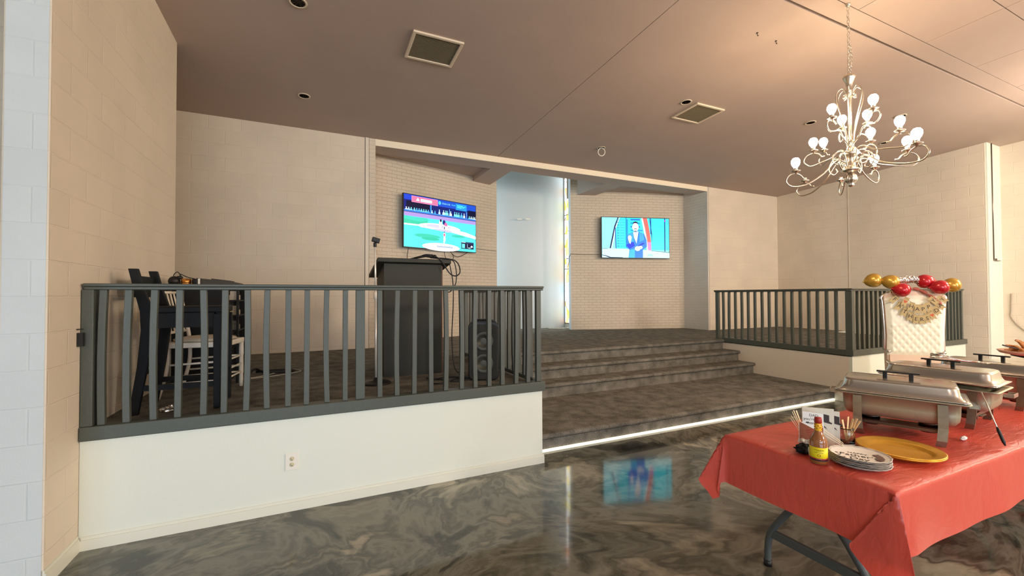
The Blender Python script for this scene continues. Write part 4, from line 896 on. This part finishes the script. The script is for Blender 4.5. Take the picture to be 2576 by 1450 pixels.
def chafer(label, x, y, ang, lift=0.0):
    t = thing('chafing_dish', label, 'chafing dish', (x, y, TZ+.003), ang, 'steel chafing dishes on the buffet')
    L, W = .60, .36      # long side along local x
    b = MB(); loft(b, [(L-.18, W-.10, .05, .105), (L-.12, W-.05, .05, .112), (L-.09, W-.03, .05, .135), (L-.082, W-.022, .05, .17), (L-.078, W-.02, .05, .228), (L-.02, W+.0, .03, .232), (L, W+.01, .03, .236), (L, W+.01, .03, .242), (L-.03, W-.02, .03, .242), (L-.07, W-.04, .05, .236), (L-.10, W-.06, .05, .2)], (True, True)); b.build('water_pan', M_PAN, t, world=False)
    for sx in (-1, 1):
        for sy in (-1, 1):
            X = sx*(L/2-.115); Y = sy*(W/2+.002); b = MB()
            P = [(X-sx*.012, Y+sy*.012, 0), (X-sx*.006, Y+sy*.014, .03), (X, Y+sy*.006, .10), (X, Y-sy*.0, .228)]
            vs = [(p[0]+ex*.021, p[1]+ey*.0035, p[2]) for p in P for ex, ey in ((-1, -1), (1, -1), (1, 1), (-1, 1))]
            b.add(vs, [(0, 3, 2, 1), (12, 13, 14, 15)]+[(i*4+k, i*4+(k+1) % 4, i*4+4+(k+1) % 4, i*4+4+k) for i in range(3) for k in range(4)])
            b.build('leg', M_LEG, t, world=False)
        b = MB(); b.bar((sx*(L/2-.115), -W/2, .075), (sx*(L/2-.115), W/2, .075), .006, .022); b.build('cross_strut', M_STEELD, t, world=False)
        b = MB(); b.bar((sx*L/2-sx*.005, -.05, .215), (sx*L/2+sx*.035, -.05, .215), .004, .022); b.bar((sx*L/2-sx*.005, .05, .215), (sx*L/2+sx*.035, .05, .215), .004, .022); b.bar((sx*L/2+sx*.035, -.052, .215), (sx*L/2+sx*.035, .052, .215), .004, .022); b.build('side_handle', M_STEEL, t, world=False)
        b = MB(); b.lathe([(0, .03), (.04, .03), (.044, .036), (.044, .078), (.05, .082), (.044, .085), (.036, .085), (.036, .06), (0, .06)], (sx*.13, 0, 0), 24); b.build('fuel_holder', M_STEELD, t, world=False)
    b = MB(); b.box(-L/2+.10, L/2-.10, -W/2+.03, -W/2+.045, .062, .078); b.box(-L/2+.10, L/2-.10, W/2-.045, W/2-.03, .062, .078); b.box(-L/2+.10, L/2-.10, -.05, .05, .058, .062); b.build('lower_rack', M_STEELD, t, world=False)
    if lift:
        b = MB(); loft(b, [(L-.10, W-.05, .05, .238), (L-.08, W-.03, .05, .242+lift), (L-.02, W, .03, .244+lift), (L-.02, W, .03, .247+lift)]); b.build('food_pan', M_CHROME, t, world=False)
    z = .246+lift
    b = MB(); loft(b, [(L-.01, W, .03, z), (L-.008, W+.002, .03, z+.005), (L-.045, W-.03, .035, z+.007)], (True, False))
    loft(b, [(L-.045, W-.03, .035, z+.007), (L-.062, W-.045, .045, z+.014), (L-.078, W-.062, .05, z+.034), (L-.088, W-.075, .055, z+.066)], (False, False))
    loft(b, [(L-.088, W-.075, .055, z+.066), (L-.094, W-.081, .055, z+.073), (L-.106, W-.093, .055, z+.077)], (False, False))
    loft(b, [(L-.106, W-.093, .055, z+.077), (L-.2, W-.18, .04, z+.081), (L-.34, W-.27, .02, z+.082)], (False, True)); ld = b.build('lid', M_STEEL, t, world=False)
    b = MB(); b.box(-.10, .10, -.012, .012, z+.112, z+.122)
    for sx in (-1, 1): b.box(sx*.06-.011, sx*.06+.011, -.010, .010, z+.079, z+.115)
    b.build('handle', M_BLACK, ld, world=False, bevel=.003)
    return t
A1 = math.atan2(-.547, .226)
chafer('nearest steel chafing dish, its long lid in front of the others', 3.26, 1.395, A1)
chafer('second steel chafing dish, raised lid with greenish reflections, behind the nearest one', 3.90, 1.43, math.radians(-84), .028)
chafer('third steel chafing dish from the near end, cut off by the right frame edge', 4.80, 1.46, math.radians(-86))

# ------------------------------------------------------------------ things on the near end of the table
Z0 = TZ+.003
for i in range(2):
    b = MB(); z = Z0+.007*i
    b.lathe([(0, z), (.125, z), (.14, z+.006), (.172, z+.020), (.179, z+.022), (.182, z+.026), (.178, z+.029), (.171, z+.027), (.145, z+.020), (.137, z+.017), (.128, z+.006), (.12, z+.003), (0, z+.003)], (2.815, 1.205, 0), 72)
    tag(b.build('charger_plate', mat('gold_charger', (224, 170, 62), .34, .6, noise=.12, nscale=160)), ('bottom gold charger plate, only its rim showing under the other', 'top gold charger plate beside the nearest chafing dish')[i], 'plate', 'stacked gold charger plates')
m_pp = mat('paper_plate', (236, 230, 222), .55, noise=.03)
m_rim = mat('paper_plate_rim', (196, 186, 176), .6, noise=.55, nscale=45)
m_pr = mat('paper_plate_print', (120, 90, 84), .6, noise=.6, nscale=70)
rnd = random.Random(2)
plate0 = None
for i in range(7):
    z = Z0+.0065*i; top = i == 6
    lab = 'top paper plate printed with Father\'s Day lettering, brown plaid edge' if top else 'printed paper plate, %s from the bottom of the stack' % ('first', 'second', 'third', 'fourth', 'fifth', 'sixth')[i]
    cx, cy = 2.458+rnd.uniform(-.003, .003), 1.213+rnd.uniform(-.003, .003)
    if i in (0, 6):
        b = MB(); b.lathe([(.116, z+.0115), (.10, z+.008), (.085, z+.002), (0, z+.002)], (0, 0, 0), 72, flute=.012, nf=18, caps=False); b.lathe([(0, z), (.085, z), (.10, z+.006), (.122, z+.014), (.125, z+.0155), (.122, z+.0165), (.116, z+.0115)], (0, 0, 0), 72, 3, flute=.012, nf=18, caps=False)
        if top:
            zz = z+.0028
            def tx(s, size, x, y, rot, mi=2):
                b.mesh(text(s, size, .0002), T(x, y, zz) @ RZ(rot), mi)
            r0 = math.radians(-62)
            tx('HAPPY', .026, .026, .022, r0); tx("Father's", .048, -.004, .002, r0); tx('Day', .048, -.044, -.022, r0)
            for k in range(9):      # plaid band printed at the right rim
                a = -1.5+.13*k; b.prism([(.068*math.cos(a), .068*math.sin(a)), (.098*math.cos(a), .098*math.sin(a)), (.098*math.cos(a+.08), .098*math.sin(a+.08)), (.068*math.cos(a+.08), .068*math.sin(a+.08))], zz-.0005+.004*0, zz+.004, 1)
            for k in range(5):      # dark spoons printed on the left
                a = 2.2+.35*k; b.ball((.095*math.cos(a), .095*math.sin(a), z+.0065), (.012, .005, .0015), 10, 2, RZ(a))
        o = b.build('paper_plate', [m_pp, m_pr, mat('print_black', (44, 36, 34), .6), m_rim]); o.location = (cx, cy, 0)
        if i == 0: plate0 = o
        tag(o, lab, 'plate', 'stack of printed paper plates')
    else:
        o = plate0.copy(); COL.objects.link(o); o.location = (cx, cy, .0065*i); o.rotation_euler = (0, 0, rnd.uniform(0, .3)); tag(o, lab, 'plate', 'stack of printed paper plates')
plate0['label'] = 'lowest paper plate of the printed stack, resting on the red cloth'

def sauce():
    x, y = 2.305, 1.315
    t = thing('hot_sauce_bottle', 'hot sauce bottle with yellow label and red cap at the table end', 'bottle', (x, y, Z0))
    b = MB(); b.lathe([(0, 0), (.034, 0), (.0375, .004), (.0375, .108), (.034, .122), (.024, .142), (.0165, .155), (.0145, .165), (.0145, .205), (0, .205)], (0, 0, 0), 32)
    b.build('bottle_body', mat('sauce_glass', (150, 92, 48), .12, noise=.15, nscale=20, coat=.6), t, world=False)
    b = MB(); b.lathe([(.0382, .018), (.0382, .083)], (0, 0, 0), 40); lb = b.build('label_band', mat('label_yellow', (244, 222, 30), .5), t, world=False)
    b = MB(); b.lathe([(.0385, .018), (.0385, .024)], (0, 0, 0), 40, 0); b.lathe([(.0386, .024), (.0386, .031)], (0, 0, 0), 40, 1)
    b.build('label_border', [mat('label_navy', (40, 26, 50), .5), mat('label_red', (170, 50, 40), .5)], lb, world=False)
    def wrap(s, size, z, mi, bb, a0=math.radians(212)):
        me = text(s, size, .0001); vs = []
        for v in me.vertices: a = a0+v.co.x/.0388; vs.append((.0388*math.cos(a), .0388*math.sin(a), z+v.co.y))
        bb.add(vs, [tuple(p.vertices) for p in me.polygons], mi)
    b = MB(); wrap('LOUISIANA', .0085, .071, 0, b); wrap('THE PERFECT', .0042, .0645, 0, b); wrap('HOT SAUCE', .0068, .058, 0, b); wrap('O', .020, .044, 1, b); wrap('LOUISIANA', .005, .0273, 2, b)
    b.build('lettering', [mat('print_black', (44, 36, 34), .6), mat('label_seal', (190, 80, 40), .5), mat('label_cream', (240, 220, 170), .5)], lb, world=False)
    b = MB(); b.lathe([(.0150, .160), (.0158, .163), (.0158, .196), (.0150, .198)], (0, 0, 0), 24); nb = b.build('neck_wrap', mat('neck_wrap', (238, 180, 30), .4), t, world=False)
    b = MB()
    for k in range(18): a = k*2.4; b.ball((.0158*math.cos(a), .0158*math.sin(a), .166+.0017*k), (.003, .003, .003), 8)
    b.build('wrap_dots', mat('wrap_dot', (150, 90, 30), .5), nb, world=False)
    b = MB(); b.lathe([(.0155, .198), (.0165, .20), (.0160, .222), (.014, .226), (0, .226)], (0, 0, 0), 24); b.build('cap', mat('red_cap', (160, 34, 26), .4), t, world=False)
sauce()

ANGC = math.radians(-52)       # cards face the viewer
def card_frame(x, y, z, ang, tilt=0): return T(x, y, z) @ RZ(ang) @ RX(tilt)
m_white = mat('card_white', (240, 238, 232), .5); m_blk = mat('print_black', (44, 36, 34), .6)
m_brown = mat('plaid_brown', (150, 82, 54), .6, noise=.35, nscale=160); m_red = mat('print_red', (190, 40, 34), .6)
def dadcard():
    M = card_frame(2.447, 1.432, Z0+.034, ANGC, -.10); S = Matrix(((1, 0, 0, 0), (0, 0, -1, 0), (0, 1, 0, 0), (0, 0, 0, 1)))
    t = tag(MB().prism([(-.062, 0), (.045, -.0), (.058, .03), (.058, .165), (-.037, .17), (-.037, .115), (-.055, .10), (-.055, .03)], -.0008, .0008, 0, M @ S).build('dad_card', m_white), 'cut-out greeting card reading DAD you\'re my hero, behind the hot sauce bottle', 'card')
    b = MB(); b.prism([(-.053, .02), (.055, .02), (.055, .09), (.02, .078), (-.052, .113)], .0008, .0014, 0, M @ S)
    rr = random.Random(1)
    for i in range(7):
        for j in range(4): b.ball(M @ S @ Vector((-.005+.0085*i-.004*j, .035+.011*j+.004*i, .0014)), .0026, 8, 1)
    b.prism([(.02, .078), (.024, .094), (.03, .082), (.036, .098), (.042, .086), (.048, .10), (.055, .09)], .0014, .002, 1, M @ S)
    b.build('printed_pocket', [m_brown, m_red], t)
    b = MB()
    for s, sz, x, y in (('DAD', .019, .014, .152), ("you're", .021, -.006, .132), ('hero', .021, .006, .112)):
        b.mesh(text(s, sz, .0002), M @ S @ T(x, y, .0014))
    b.prism([(-.025, .110), (-.017, .118), (-.012, .113), (-.008, .116), (-.006, .112), (-.014, .108), (-.02, .110)], .0008, .0014, 0, M @ S)
    b.build('lettering', m_blk, t)
    b = MB()
    for x in (-.04, -.004):
        b.tube([M @ S @ Vector((x+.013*math.cos(a), .012+.013*math.sin(a), .003)) for a in [2*PI*i/16 for i in range(16)]], .0014, 6, closed=True)
        b.ball(M @ S @ Vector((x, .012, .002)), .011, 10)
    b.tube([M @ S @ Vector(p) for p in ((-.028, .014, .003), (-.022, .018, .003), (-.016, .014, .003))], .0012, 6)
    b.build('printed_glasses', mat('glasses_cream', (226, 212, 190), .4), t)
dadcard()
crumple('black_pouch', 'black cloth pouch with a white string below the DAD card', 'pouch', (2.375, 1.42, Z0+.024), (.058, .045, .026), mat('black_cloth', (14, 14, 16), .85), 6, 18)
cord('thin white string lying over the black cloth pouch', [(2.35, 1.39, Z0+.045), (2.335, 1.38, Z0+.03), (2.33, 1.375, Z0+.012), (2.327, 1.365, Z0+.004)], .0012, m_white)
def hatcard(label, x, y, w, h, ang, full):
    M = card_frame(x, y, Z0, ang, -.04); S = Matrix(((1, 0, 0, 0), (0, 0, -1, 0), (0, 1, 0, 0), (0, 0, 0, 1)))
    b = MB(); b.prism([(-w/2, 0), (w/2, 0), (w/2, h), (-w/2, h)], -.012, 0, 0, M @ S)
    t = tag(b.build('napkin_pack', mat('napkin_paper', (206, 204, 188), .6, noise=.06, nscale=30)), label, 'napkins', 'upright printed napkin packs')
    b = MB(); o = .016 if full else .012
    q = .028 if full else .01
    b.prism([(.0+o, .105+q), (.047+o, .094+q), (.05+o, .10+q), (.036+o, .108+q), (.036+o, .142+q), (.006+o, .148+q), (.006+o, .113+q), (-.004+o, .113+q)], 0, .0012, 0, M @ S)
    b.prism([(-.005+o, .080+q), (.006+o, .086+q), (.012+o, .081+q), (.018+o, .077+q), (.026+o, .064+q), (.014+o, .073+q), (.004+o, .076+q)], 0, .0012, 0, M @ S)
    if full:
        b.tube([M @ S @ Vector(p) for p in ((-.05, .14, .001), (-.03, .135, .001), (-.025, .12, .001), (-.045, .11, .001), (-.055, .125, .001), (-.05, .14, .001))], .0014, 6)
        b.prism([(-.06, .155), (-.03, .165), (-.02, .150), (-.04, .142)], 0, .001, 1, M @ S)
    b.build('printed_hat_and_moustache', [m_blk, m_brown], t)
    if full:
        b = MB(); b.ball(M @ S @ Vector((.015, .05, .0005)), (.018, .014, .0012), 12, 0); b.ball(M @ S @ Vector((-.035, .03, .0005)), (.014, .02, .0012), 12, 0); b.build('printed_blotch', mat('pink_print', (196, 130, 110), .6), t)
hatcard('upright pale napkin pack printed with a black top hat and moustache', 2.565, 1.462, .15, .205, math.radians(-47), True)
hatcard('second upright napkin pack, mostly hidden behind the top hat one', 2.655, 1.455, .10, .18, math.radians(-50), False)

m_wood = mat('pale_wood', (232, 200, 150), .6, noise=.08)
def sticks(label, grp, base, tops, w, m, cat='cutlery', name='wooden_stick'):
    for i, tp in enumerate(tops):
        b = MB(); b.bar(base[i] if isinstance(base, list) else base, tp, w, .0025); tag(b.build(name, m, bevel=.0008), label[i] if isinstance(label, list) else label, cat, grp)
bs = (2.465, 1.455, Z0+.02)
sticks(['pale wooden stick fanning out behind the DAD card, lowest', 'pale wooden stick fanning out behind the DAD card, second from below', 'pale wooden stick fanning out behind the DAD card, third from below', 'pale wooden stick fanning out behind the DAD card, fourth from below', 'pale wooden stick fanning out behind the DAD card, uppermost'],
       'wooden sticks behind the DAD card', bs, [(2.405, 1.515, Z0+.155), (2.412, 1.517, Z0+.172), (2.425, 1.519, Z0+.19), (2.436, 1.518, Z0+.197), (2.452, 1.513, Z0+.195)], .011, mat('cream_wood', (240, 222, 190), .5))
b = MB(); c = (2.735, 1.41, 0)
b.lathe([(0, Z0), (.035, Z0), (.038, Z0+.004), (.038, Z0+.065), (.032, Z0+.08), (.035, Z0+.09), (.0335, Z0+.09), (.0305, Z0+.08), (.036, Z0+.064), (.036, Z0+.006), (0, Z0+.006)], c, 28)
tag(b.build('glass_jar', mat('clear_glass', (235, 235, 230), .03, trans=1, ior=1.45)), 'small clear glass jar holding wooden cutlery beside the gold plates', 'jar')
lbs = ['wooden cutlery piece in the glass jar, leftmost', 'wooden cutlery piece in the glass jar, tallest', 'wooden cutlery piece in the glass jar, middle', 'wooden cutlery piece in the glass jar, leaning right', 'wooden cutlery piece in the glass jar, leaning farthest right']
sticks(lbs, 'wooden cutlery in the jar', (2.735, 1.41, Z0+.012), [(2.715, 1.42, Z0+.135), (2.745, 1.405, Z0+.152), (2.77, 1.395, Z0+.14), (2.79, 1.385, Z0+.142), (2.80, 1.375, Z0+.13)], .014, m_wood)
sticks(['pale skewer slanting down to the paper plates, upper one', 'pale skewer slanting down to the paper plates, middle one', 'pale skewer slanting down to the paper plates, lower one'],
       'three slanting skewers', [(2.53, 1.32, Z0+.06), (2.52, 1.315, Z0+.055), (2.51, 1.31, Z0+.05)], [(2.50, 1.43, Z0+.13), (2.485, 1.425, Z0+.12), (2.47, 1.42, Z0+.105)], .005, mat('cream_wood', (240, 222, 190), .5), name='skewer')

# serving tools
def spoon(label, a, c, rb, name='serving_spoon', m=None):
    a, c = Vector(a), Vector(c); d = (a-c).normalized()
    t = MB(); t.tube([a, c], .0035, 8); o = tag(t.build(name, m or M_SILVER), label, 'serving utensil')
    b = MB(); b.tube([c, c+d*.02, c+d*.08, c+d*.10], [.003, .008, .008, .004], 10); b.build('grip', M_BLACK, o)
    return o
spoon('long thin serving utensil leaning from the dish down to the table edge', (3.47, 1.10, 1.035), (3.435, 1.0, TZ+.014), .01)
crumple('foil_scrap', 'curled white scrap lying on the red cloth right of the nearest dish', 'scrap', (3.40, 1.155, Z0+.012), (.03, .014, .012), mat('scrap_white', (236, 234, 230), .4), 8, 10)
crumple('foil_scrap', 'tiny white scrap by the right leg of the nearest dish', 'scrap', (3.50, 1.27, Z0+.008), (.012, .01, .008), mat('scrap_white', (236, 234, 230), .4), 3, 8)
b = MB()
for k in range(2): b.tube(catmull([(4.12+.015*k, 1.60, 1.112), (4.16, 1.52-.02*k, 1.125+.01*k), (4.22, 1.42, 1.12), (4.28, 1.36+.02*k, 1.115)], 6), .006, 8)
b.box(4.26, 4.32, 1.32, 1.38, 1.108, 1.114)
tag(b.build('serving_tongs', M_CHROME), 'shiny silver tongs lying on the raised lid of the second chafing dish', 'tongs')
crumple('foil_wad', 'crumpled foil heap on top of the second chafing dish', 'foil', (4.20, 1.55, 1.135), (.06, .05, .03), M_FOIL, 11)

def pedestal():
    x, y = 6.15, 1.62
    t = thing('serving_bowl', 'shallow pinkish bowl of dried brown twigs on a black stand, right frame edge', 'bowl', (x, y, Z0))
    b = MB(); b.lathe([(0, 0), (.12, 0), (.12, .01), (.03, .03), (.03, .23), (.12, .25), (.12, .26), (0, .26)], (0, 0, 0)); b.build('stand', M_BLACK, t, world=False)
    b = MB(); b.lathe([(0, .26), (.12, .26), (.19, .275), (.21, .30), (.203, .303), (.11, .275), (0, .275)], (0, 0, 0), 40); b.build('dish', mat('pinkish_dish', (206, 164, 140), .5), t, world=False)
    o = None; rnd = random.Random(12)
    b = MB()
    for k in range(16):
        a = rnd.uniform(0, 2*PI); r = rnd.uniform(0, .09); e = rnd.uniform(.06, .16); p = Vector((x+r*math.cos(a), y+r*math.sin(a), Z0+.285)); up = rnd.uniform(.02, .12)
        b.tube(catmull([p, p+Vector((e*.5*math.cos(a), e*.5*math.sin(a), up*.8)), p+Vector((e*math.cos(a+.3), e*math.sin(a+.3), up))], 5), [.02*(1-i/11)+.002 for i in range(11)], 8)
    for k in range(10):
        a = rnd.uniform(0, 6.3); r = rnd.uniform(0, .12); b.ball((x+r*math.cos(a), y+r*math.sin(a), Z0+.305), (rnd.uniform(.03, .06), .03, .025), 10, M=RZ(a))
    tag(b.build('dried_twigs', mat('brown_twig', (176, 112, 52), .6, noise=.45, nscale=40)), 'golden brown dried pieces heaped in the bowl at the right frame edge', 'decoration', kind='stuff')
    cord('dark thin stem poking out left of the brown pieces in the bowl', [(x-.25, y+.10, Z0+.36), (x-.17, y+.06, Z0+.335), (x-.08, y+.02, Z0+.315)], .006, m_blk, name='stem')
pedestal()

# ------------------------------------------------------------------ throne chair with decorations
CH = (7.2, 2.9); CA = math.atan2(-.72, .694)      # local +x = viewer's right, local -y = front
def CP(u, d, z): return Vector((CH[0]+.694*u-.72*d, CH[1]-.72*u-.694*d, z))     # u right, d toward viewer
def throne():
    t = thing('throne_chair', 'tall white tufted throne chair with silver frame behind the buffet', 'chair', (CH[0], CH[1], 0), CA)
    # local frame: x right, y back
    def hw(z): return .262+.05*max(0, min(1, (z-1.05)/.55))+.012*math.cos((z-.8)*4)
    b = MB()
    def f(u, v):
        z = .78+.80*v; x = (2*u-1)*(hw(z)+.022)
        if v > .9: z -= .05*abs(2*u-1)**4
        d = 0
        p = x/.040; q = (z-.8)/.055
        d = .008*abs(math.sin(PI*(p+q)/2))*abs(math.sin(PI*(p-q)/2))
        e = min(1, min(u, 1-u)*12, min(v, 1-v)*14)
        return Vector((x, -.02-.03*e-d*e*(1.2 if z < 1.2 else .35)+.04*(z-.8)*0, z))
    b.grid(f, 70, 80); b.build('back_cushion', mat('white_leather', (238, 236, 214), .35), t, world=False)
    b = MB(); P = [(x, z) for z, x in [(zz, hw(zz)+.024) for zz in [.45, .6, .78, .9, 1.05, 1.2, 1.35, 1.5, 1.58]]]
    poly = P + [(.2, 1.64), (0, 1.66), (-.2, 1.64)] + [(-x, z) for x, z in P[::-1]]
    b.prism(poly, -.02, .07, M=Matrix(((1, 0, 0, 0), (0, 0, 1, 0), (0, 1, 0, 0), (0, 0, 0, 1)))); b.build('back_shell', mat('beige_leather', (222, 196, 172), .5), t, world=False, bevel=.006)
    for s in (-1, 1):
        b = MB(); b.tube(catmull([(s*(hw(z)+.036), .02, z) for z in (.84, .95, 1.1, 1.25, 1.4, 1.5, 1.56)] + [(s*.24, .02, 1.63)], 5), .018, 10)
        b.ball((s*.285, -.03, .835), (.03, .03, .022), 12); b.build('frame_rail', M_CHROME, t, world=False)
        b = MB(); b.tube(catmull([(s*.29, -.03, .70), (s*.32, -.18, .70), (s*.33, -.34, .68), (s*.33, -.44, .64), (s*.33, -.42, .58), (s*.33, -.44, .45)], 5), .022, 10); b.build('armrest', M_CHROME, t, world=False)
        for y in (-.5, .0):
            b = MB(); b.tube(catmull([(s*.28, y, .42), (s*.31, y-.02, .25), (s*.29, y, .08), (s*.31, y-.01, 0)], 5), [.035-.0012*i for i in range(16)], 10); b.build('leg', M_CHROME, t, world=False)
    b = MB(); rnd = random.Random(3)
    b.tube(catmull([(-.25, 0, 1.60), (-.2, 0, 1.68), (-.1, 0, 1.74), (0, 0, 1.77), (.1, 0, 1.74), (.2, 0, 1.68), (.25, 0, 1.60)], 6), .02, 10)
    for k in range(26):
        u = -.2+.4*k/25; z = 1.68+.11*math.cos(u*6+.5)+rnd.uniform(-.02, .02)
        b.tube(catmull([(u, -.03, z-.03), (u+.03, -.05, z), (u+.02, -.05, z+.03), (u-.01, -.04, z+.02), (u, -.05, z)], 4), .012, 6)
    b.build('carved_crest', M_CHROME, t, world=False)
    b = MB(); b.box(-.29, .29, -.52, .02, .40, .46); b.build('seat_frame', M_CHROME, t, world=False, bevel=.02)
    b = MB(); b.ball((0, -.26, .50), (.29, .27, .10), 28); b.build('seat_cushion', mat('white_leather', (238, 236, 214), .35), t, world=False)
    b = MB(); b.prism([(-.27, .50), (.27, .50), (.275, .79), (-.275, .79)], -.045, -.02, M=Matrix(((1, 0, 0, 0), (0, 0, 1, 0), (0, 1, 0, 0), (0, 0, 0, 1)))); b.build('lower_back_panel', mat('beige_leather', (222, 196, 172), .5), t, world=False)
throne()
m_kraft = mat('kraft_paper', (186, 166, 118), .8, noise=.08, nscale=60)
def bunting(label, items, d):
    t = thing('bunting', label, 'bunting', CP(0, d, 1.3))
    b = MB(); P = [CP(u, d+.001, z+.058) for u, z, s, r in items]
    P = [P[0]+(P[0]-P[1])*.6] + P + [P[-1]+(P[-1]-P[-2])*.6]
    b.tube(catmull(P, 4), .003, 6); b.build('string', m_kraft, t)
    for u, z, s, r in items:
        X = Vector((.694, -.72, 0)); Y = Vector((0, 0, 1)); N_ = Vector((-.72, -.694, 0))
        M = Matrix(((X.x, Y.x, N_.x, 0), (X.y, Y.y, N_.y, 0), (X.z, Y.z, N_.z, 0), (0, 0, 0, 1)))
        M = Matrix.Translation(CP(u, d, z)) @ M @ RZ(r)
        b = MB(); b.prism([(-.027, .058), (-.027, -.066), (0, -.046), (.027, -.066), (.027, .058)], -.001, .001, 0, M); p = b.build('pennant', m_kraft, t)
        b = MB()
        if s == '*':
            b.prism([(0, -.022), (.02, .004), (.012, .018), (0, .008), (-.012, .018), (-.02, .004)], .001, .002, 0, M); b.build('heart', mat('heart_red', (196, 84, 44), .6), p)
        else:
            b.mesh(text(s, .068, .0005), M @ T(0, 0, .002)); b.build('letter', m_blk, p)
hp = [(-.125, 1.50, '*', -.45), (-.065, 1.435, 'H', -.3), (-.003, 1.40, 'A', -.05), (.055, 1.40, 'P', .1), (.112, 1.43, 'P', .3), (.162, 1.51, 'Y', .75)]
ft = [(-.232, 1.53, 'F', -.75), (-.18, 1.44, 'A', -.6), (-.128, 1.365, 'T', -.4), (-.07, 1.305, 'H', -.2), (-.012, 1.27, 'E', -.08), (.047, 1.265, 'R', .05), (.103, 1.28, 'S', .15), (.152, 1.325, '*', .4), (.198, 1.385, 'D', .5), (.236, 1.45, 'A', .7), (.258, 1.53, 'Y', .9)]
bunting('kraft paper bunting reading HAPPY, the upper and shorter string', hp, .105)
bunting('kraft paper bunting reading FATHERS DAY, the lower and longer string', ft, .09)
def balloon(label, u, z, d, r, ang, gold):
    M3 = Matrix.Rotation(ang, 4, Vector((-.72, -.694, 0)))       # turn about the viewing axis
    m = mat('gold_balloon', (190, 150, 58), .25, .5, coat=.4) if gold else mat('red_balloon', (178, 22, 34), .2, .2, coat=.5)
    b = MB(); c = CP(u, d, z)
    r *= 1.12; prof = [(0, -1.18), (.06, -1.17), (.1, -1.12), (.07, -1.09), (.2, -1.0), (.52, -.8), (.80, -.45), (.94, -.08), (.97, .22), (.86, .60), (.6, .86), (.3, .98), (0, 1.02)]
    R3 = (M3).to_3x3(); b.lathe([(a*r, q*r) for a, q in prof], c, 28, M=R3)
    return tag(b.build('balloon', m), label, 'balloon', 'balloons on the throne chair')
balloon('gold balloon at the far left of the throne chair top', -.43, 1.785, .0, .088, math.radians(-80), True)
balloon('gold balloon next to the silver crest, second from the left', -.26, 1.765, .05, .086, math.radians(-105), True)
balloon('red balloon hanging below the two left gold balloons', -.165, 1.655, .10, .085, math.radians(-100), False)
balloon('upper of the two red balloons on the right of the throne chair', .125, 1.765, .02, .084, math.radians(95), False)
balloon('lower of the two red balloons on the right of the throne chair', .225, 1.685, .10, .084, math.radians(-88), False)
balloon('gold balloon at the far right of the throne chair top', .37, 1.71, .03, .086, math.radians(-85), True)
b = MB(); b.tube(catmull([CP(-.12, .04, 1.62), CP(-.03, .05, 1.67), CP(.05, .05, 1.65), CP(.12, .06, 1.60), CP(.2, .07, 1.52), CP(.25, .08, 1.46)], 6), [.006, .012, .018, .02, .022, .02]*5+[.01], 8)
tag(b.build('limp_balloon', mat('dull_red_balloon', (170, 90, 74), .4)), 'limp dull red balloon trailing across the top of the throne chair', 'balloon')
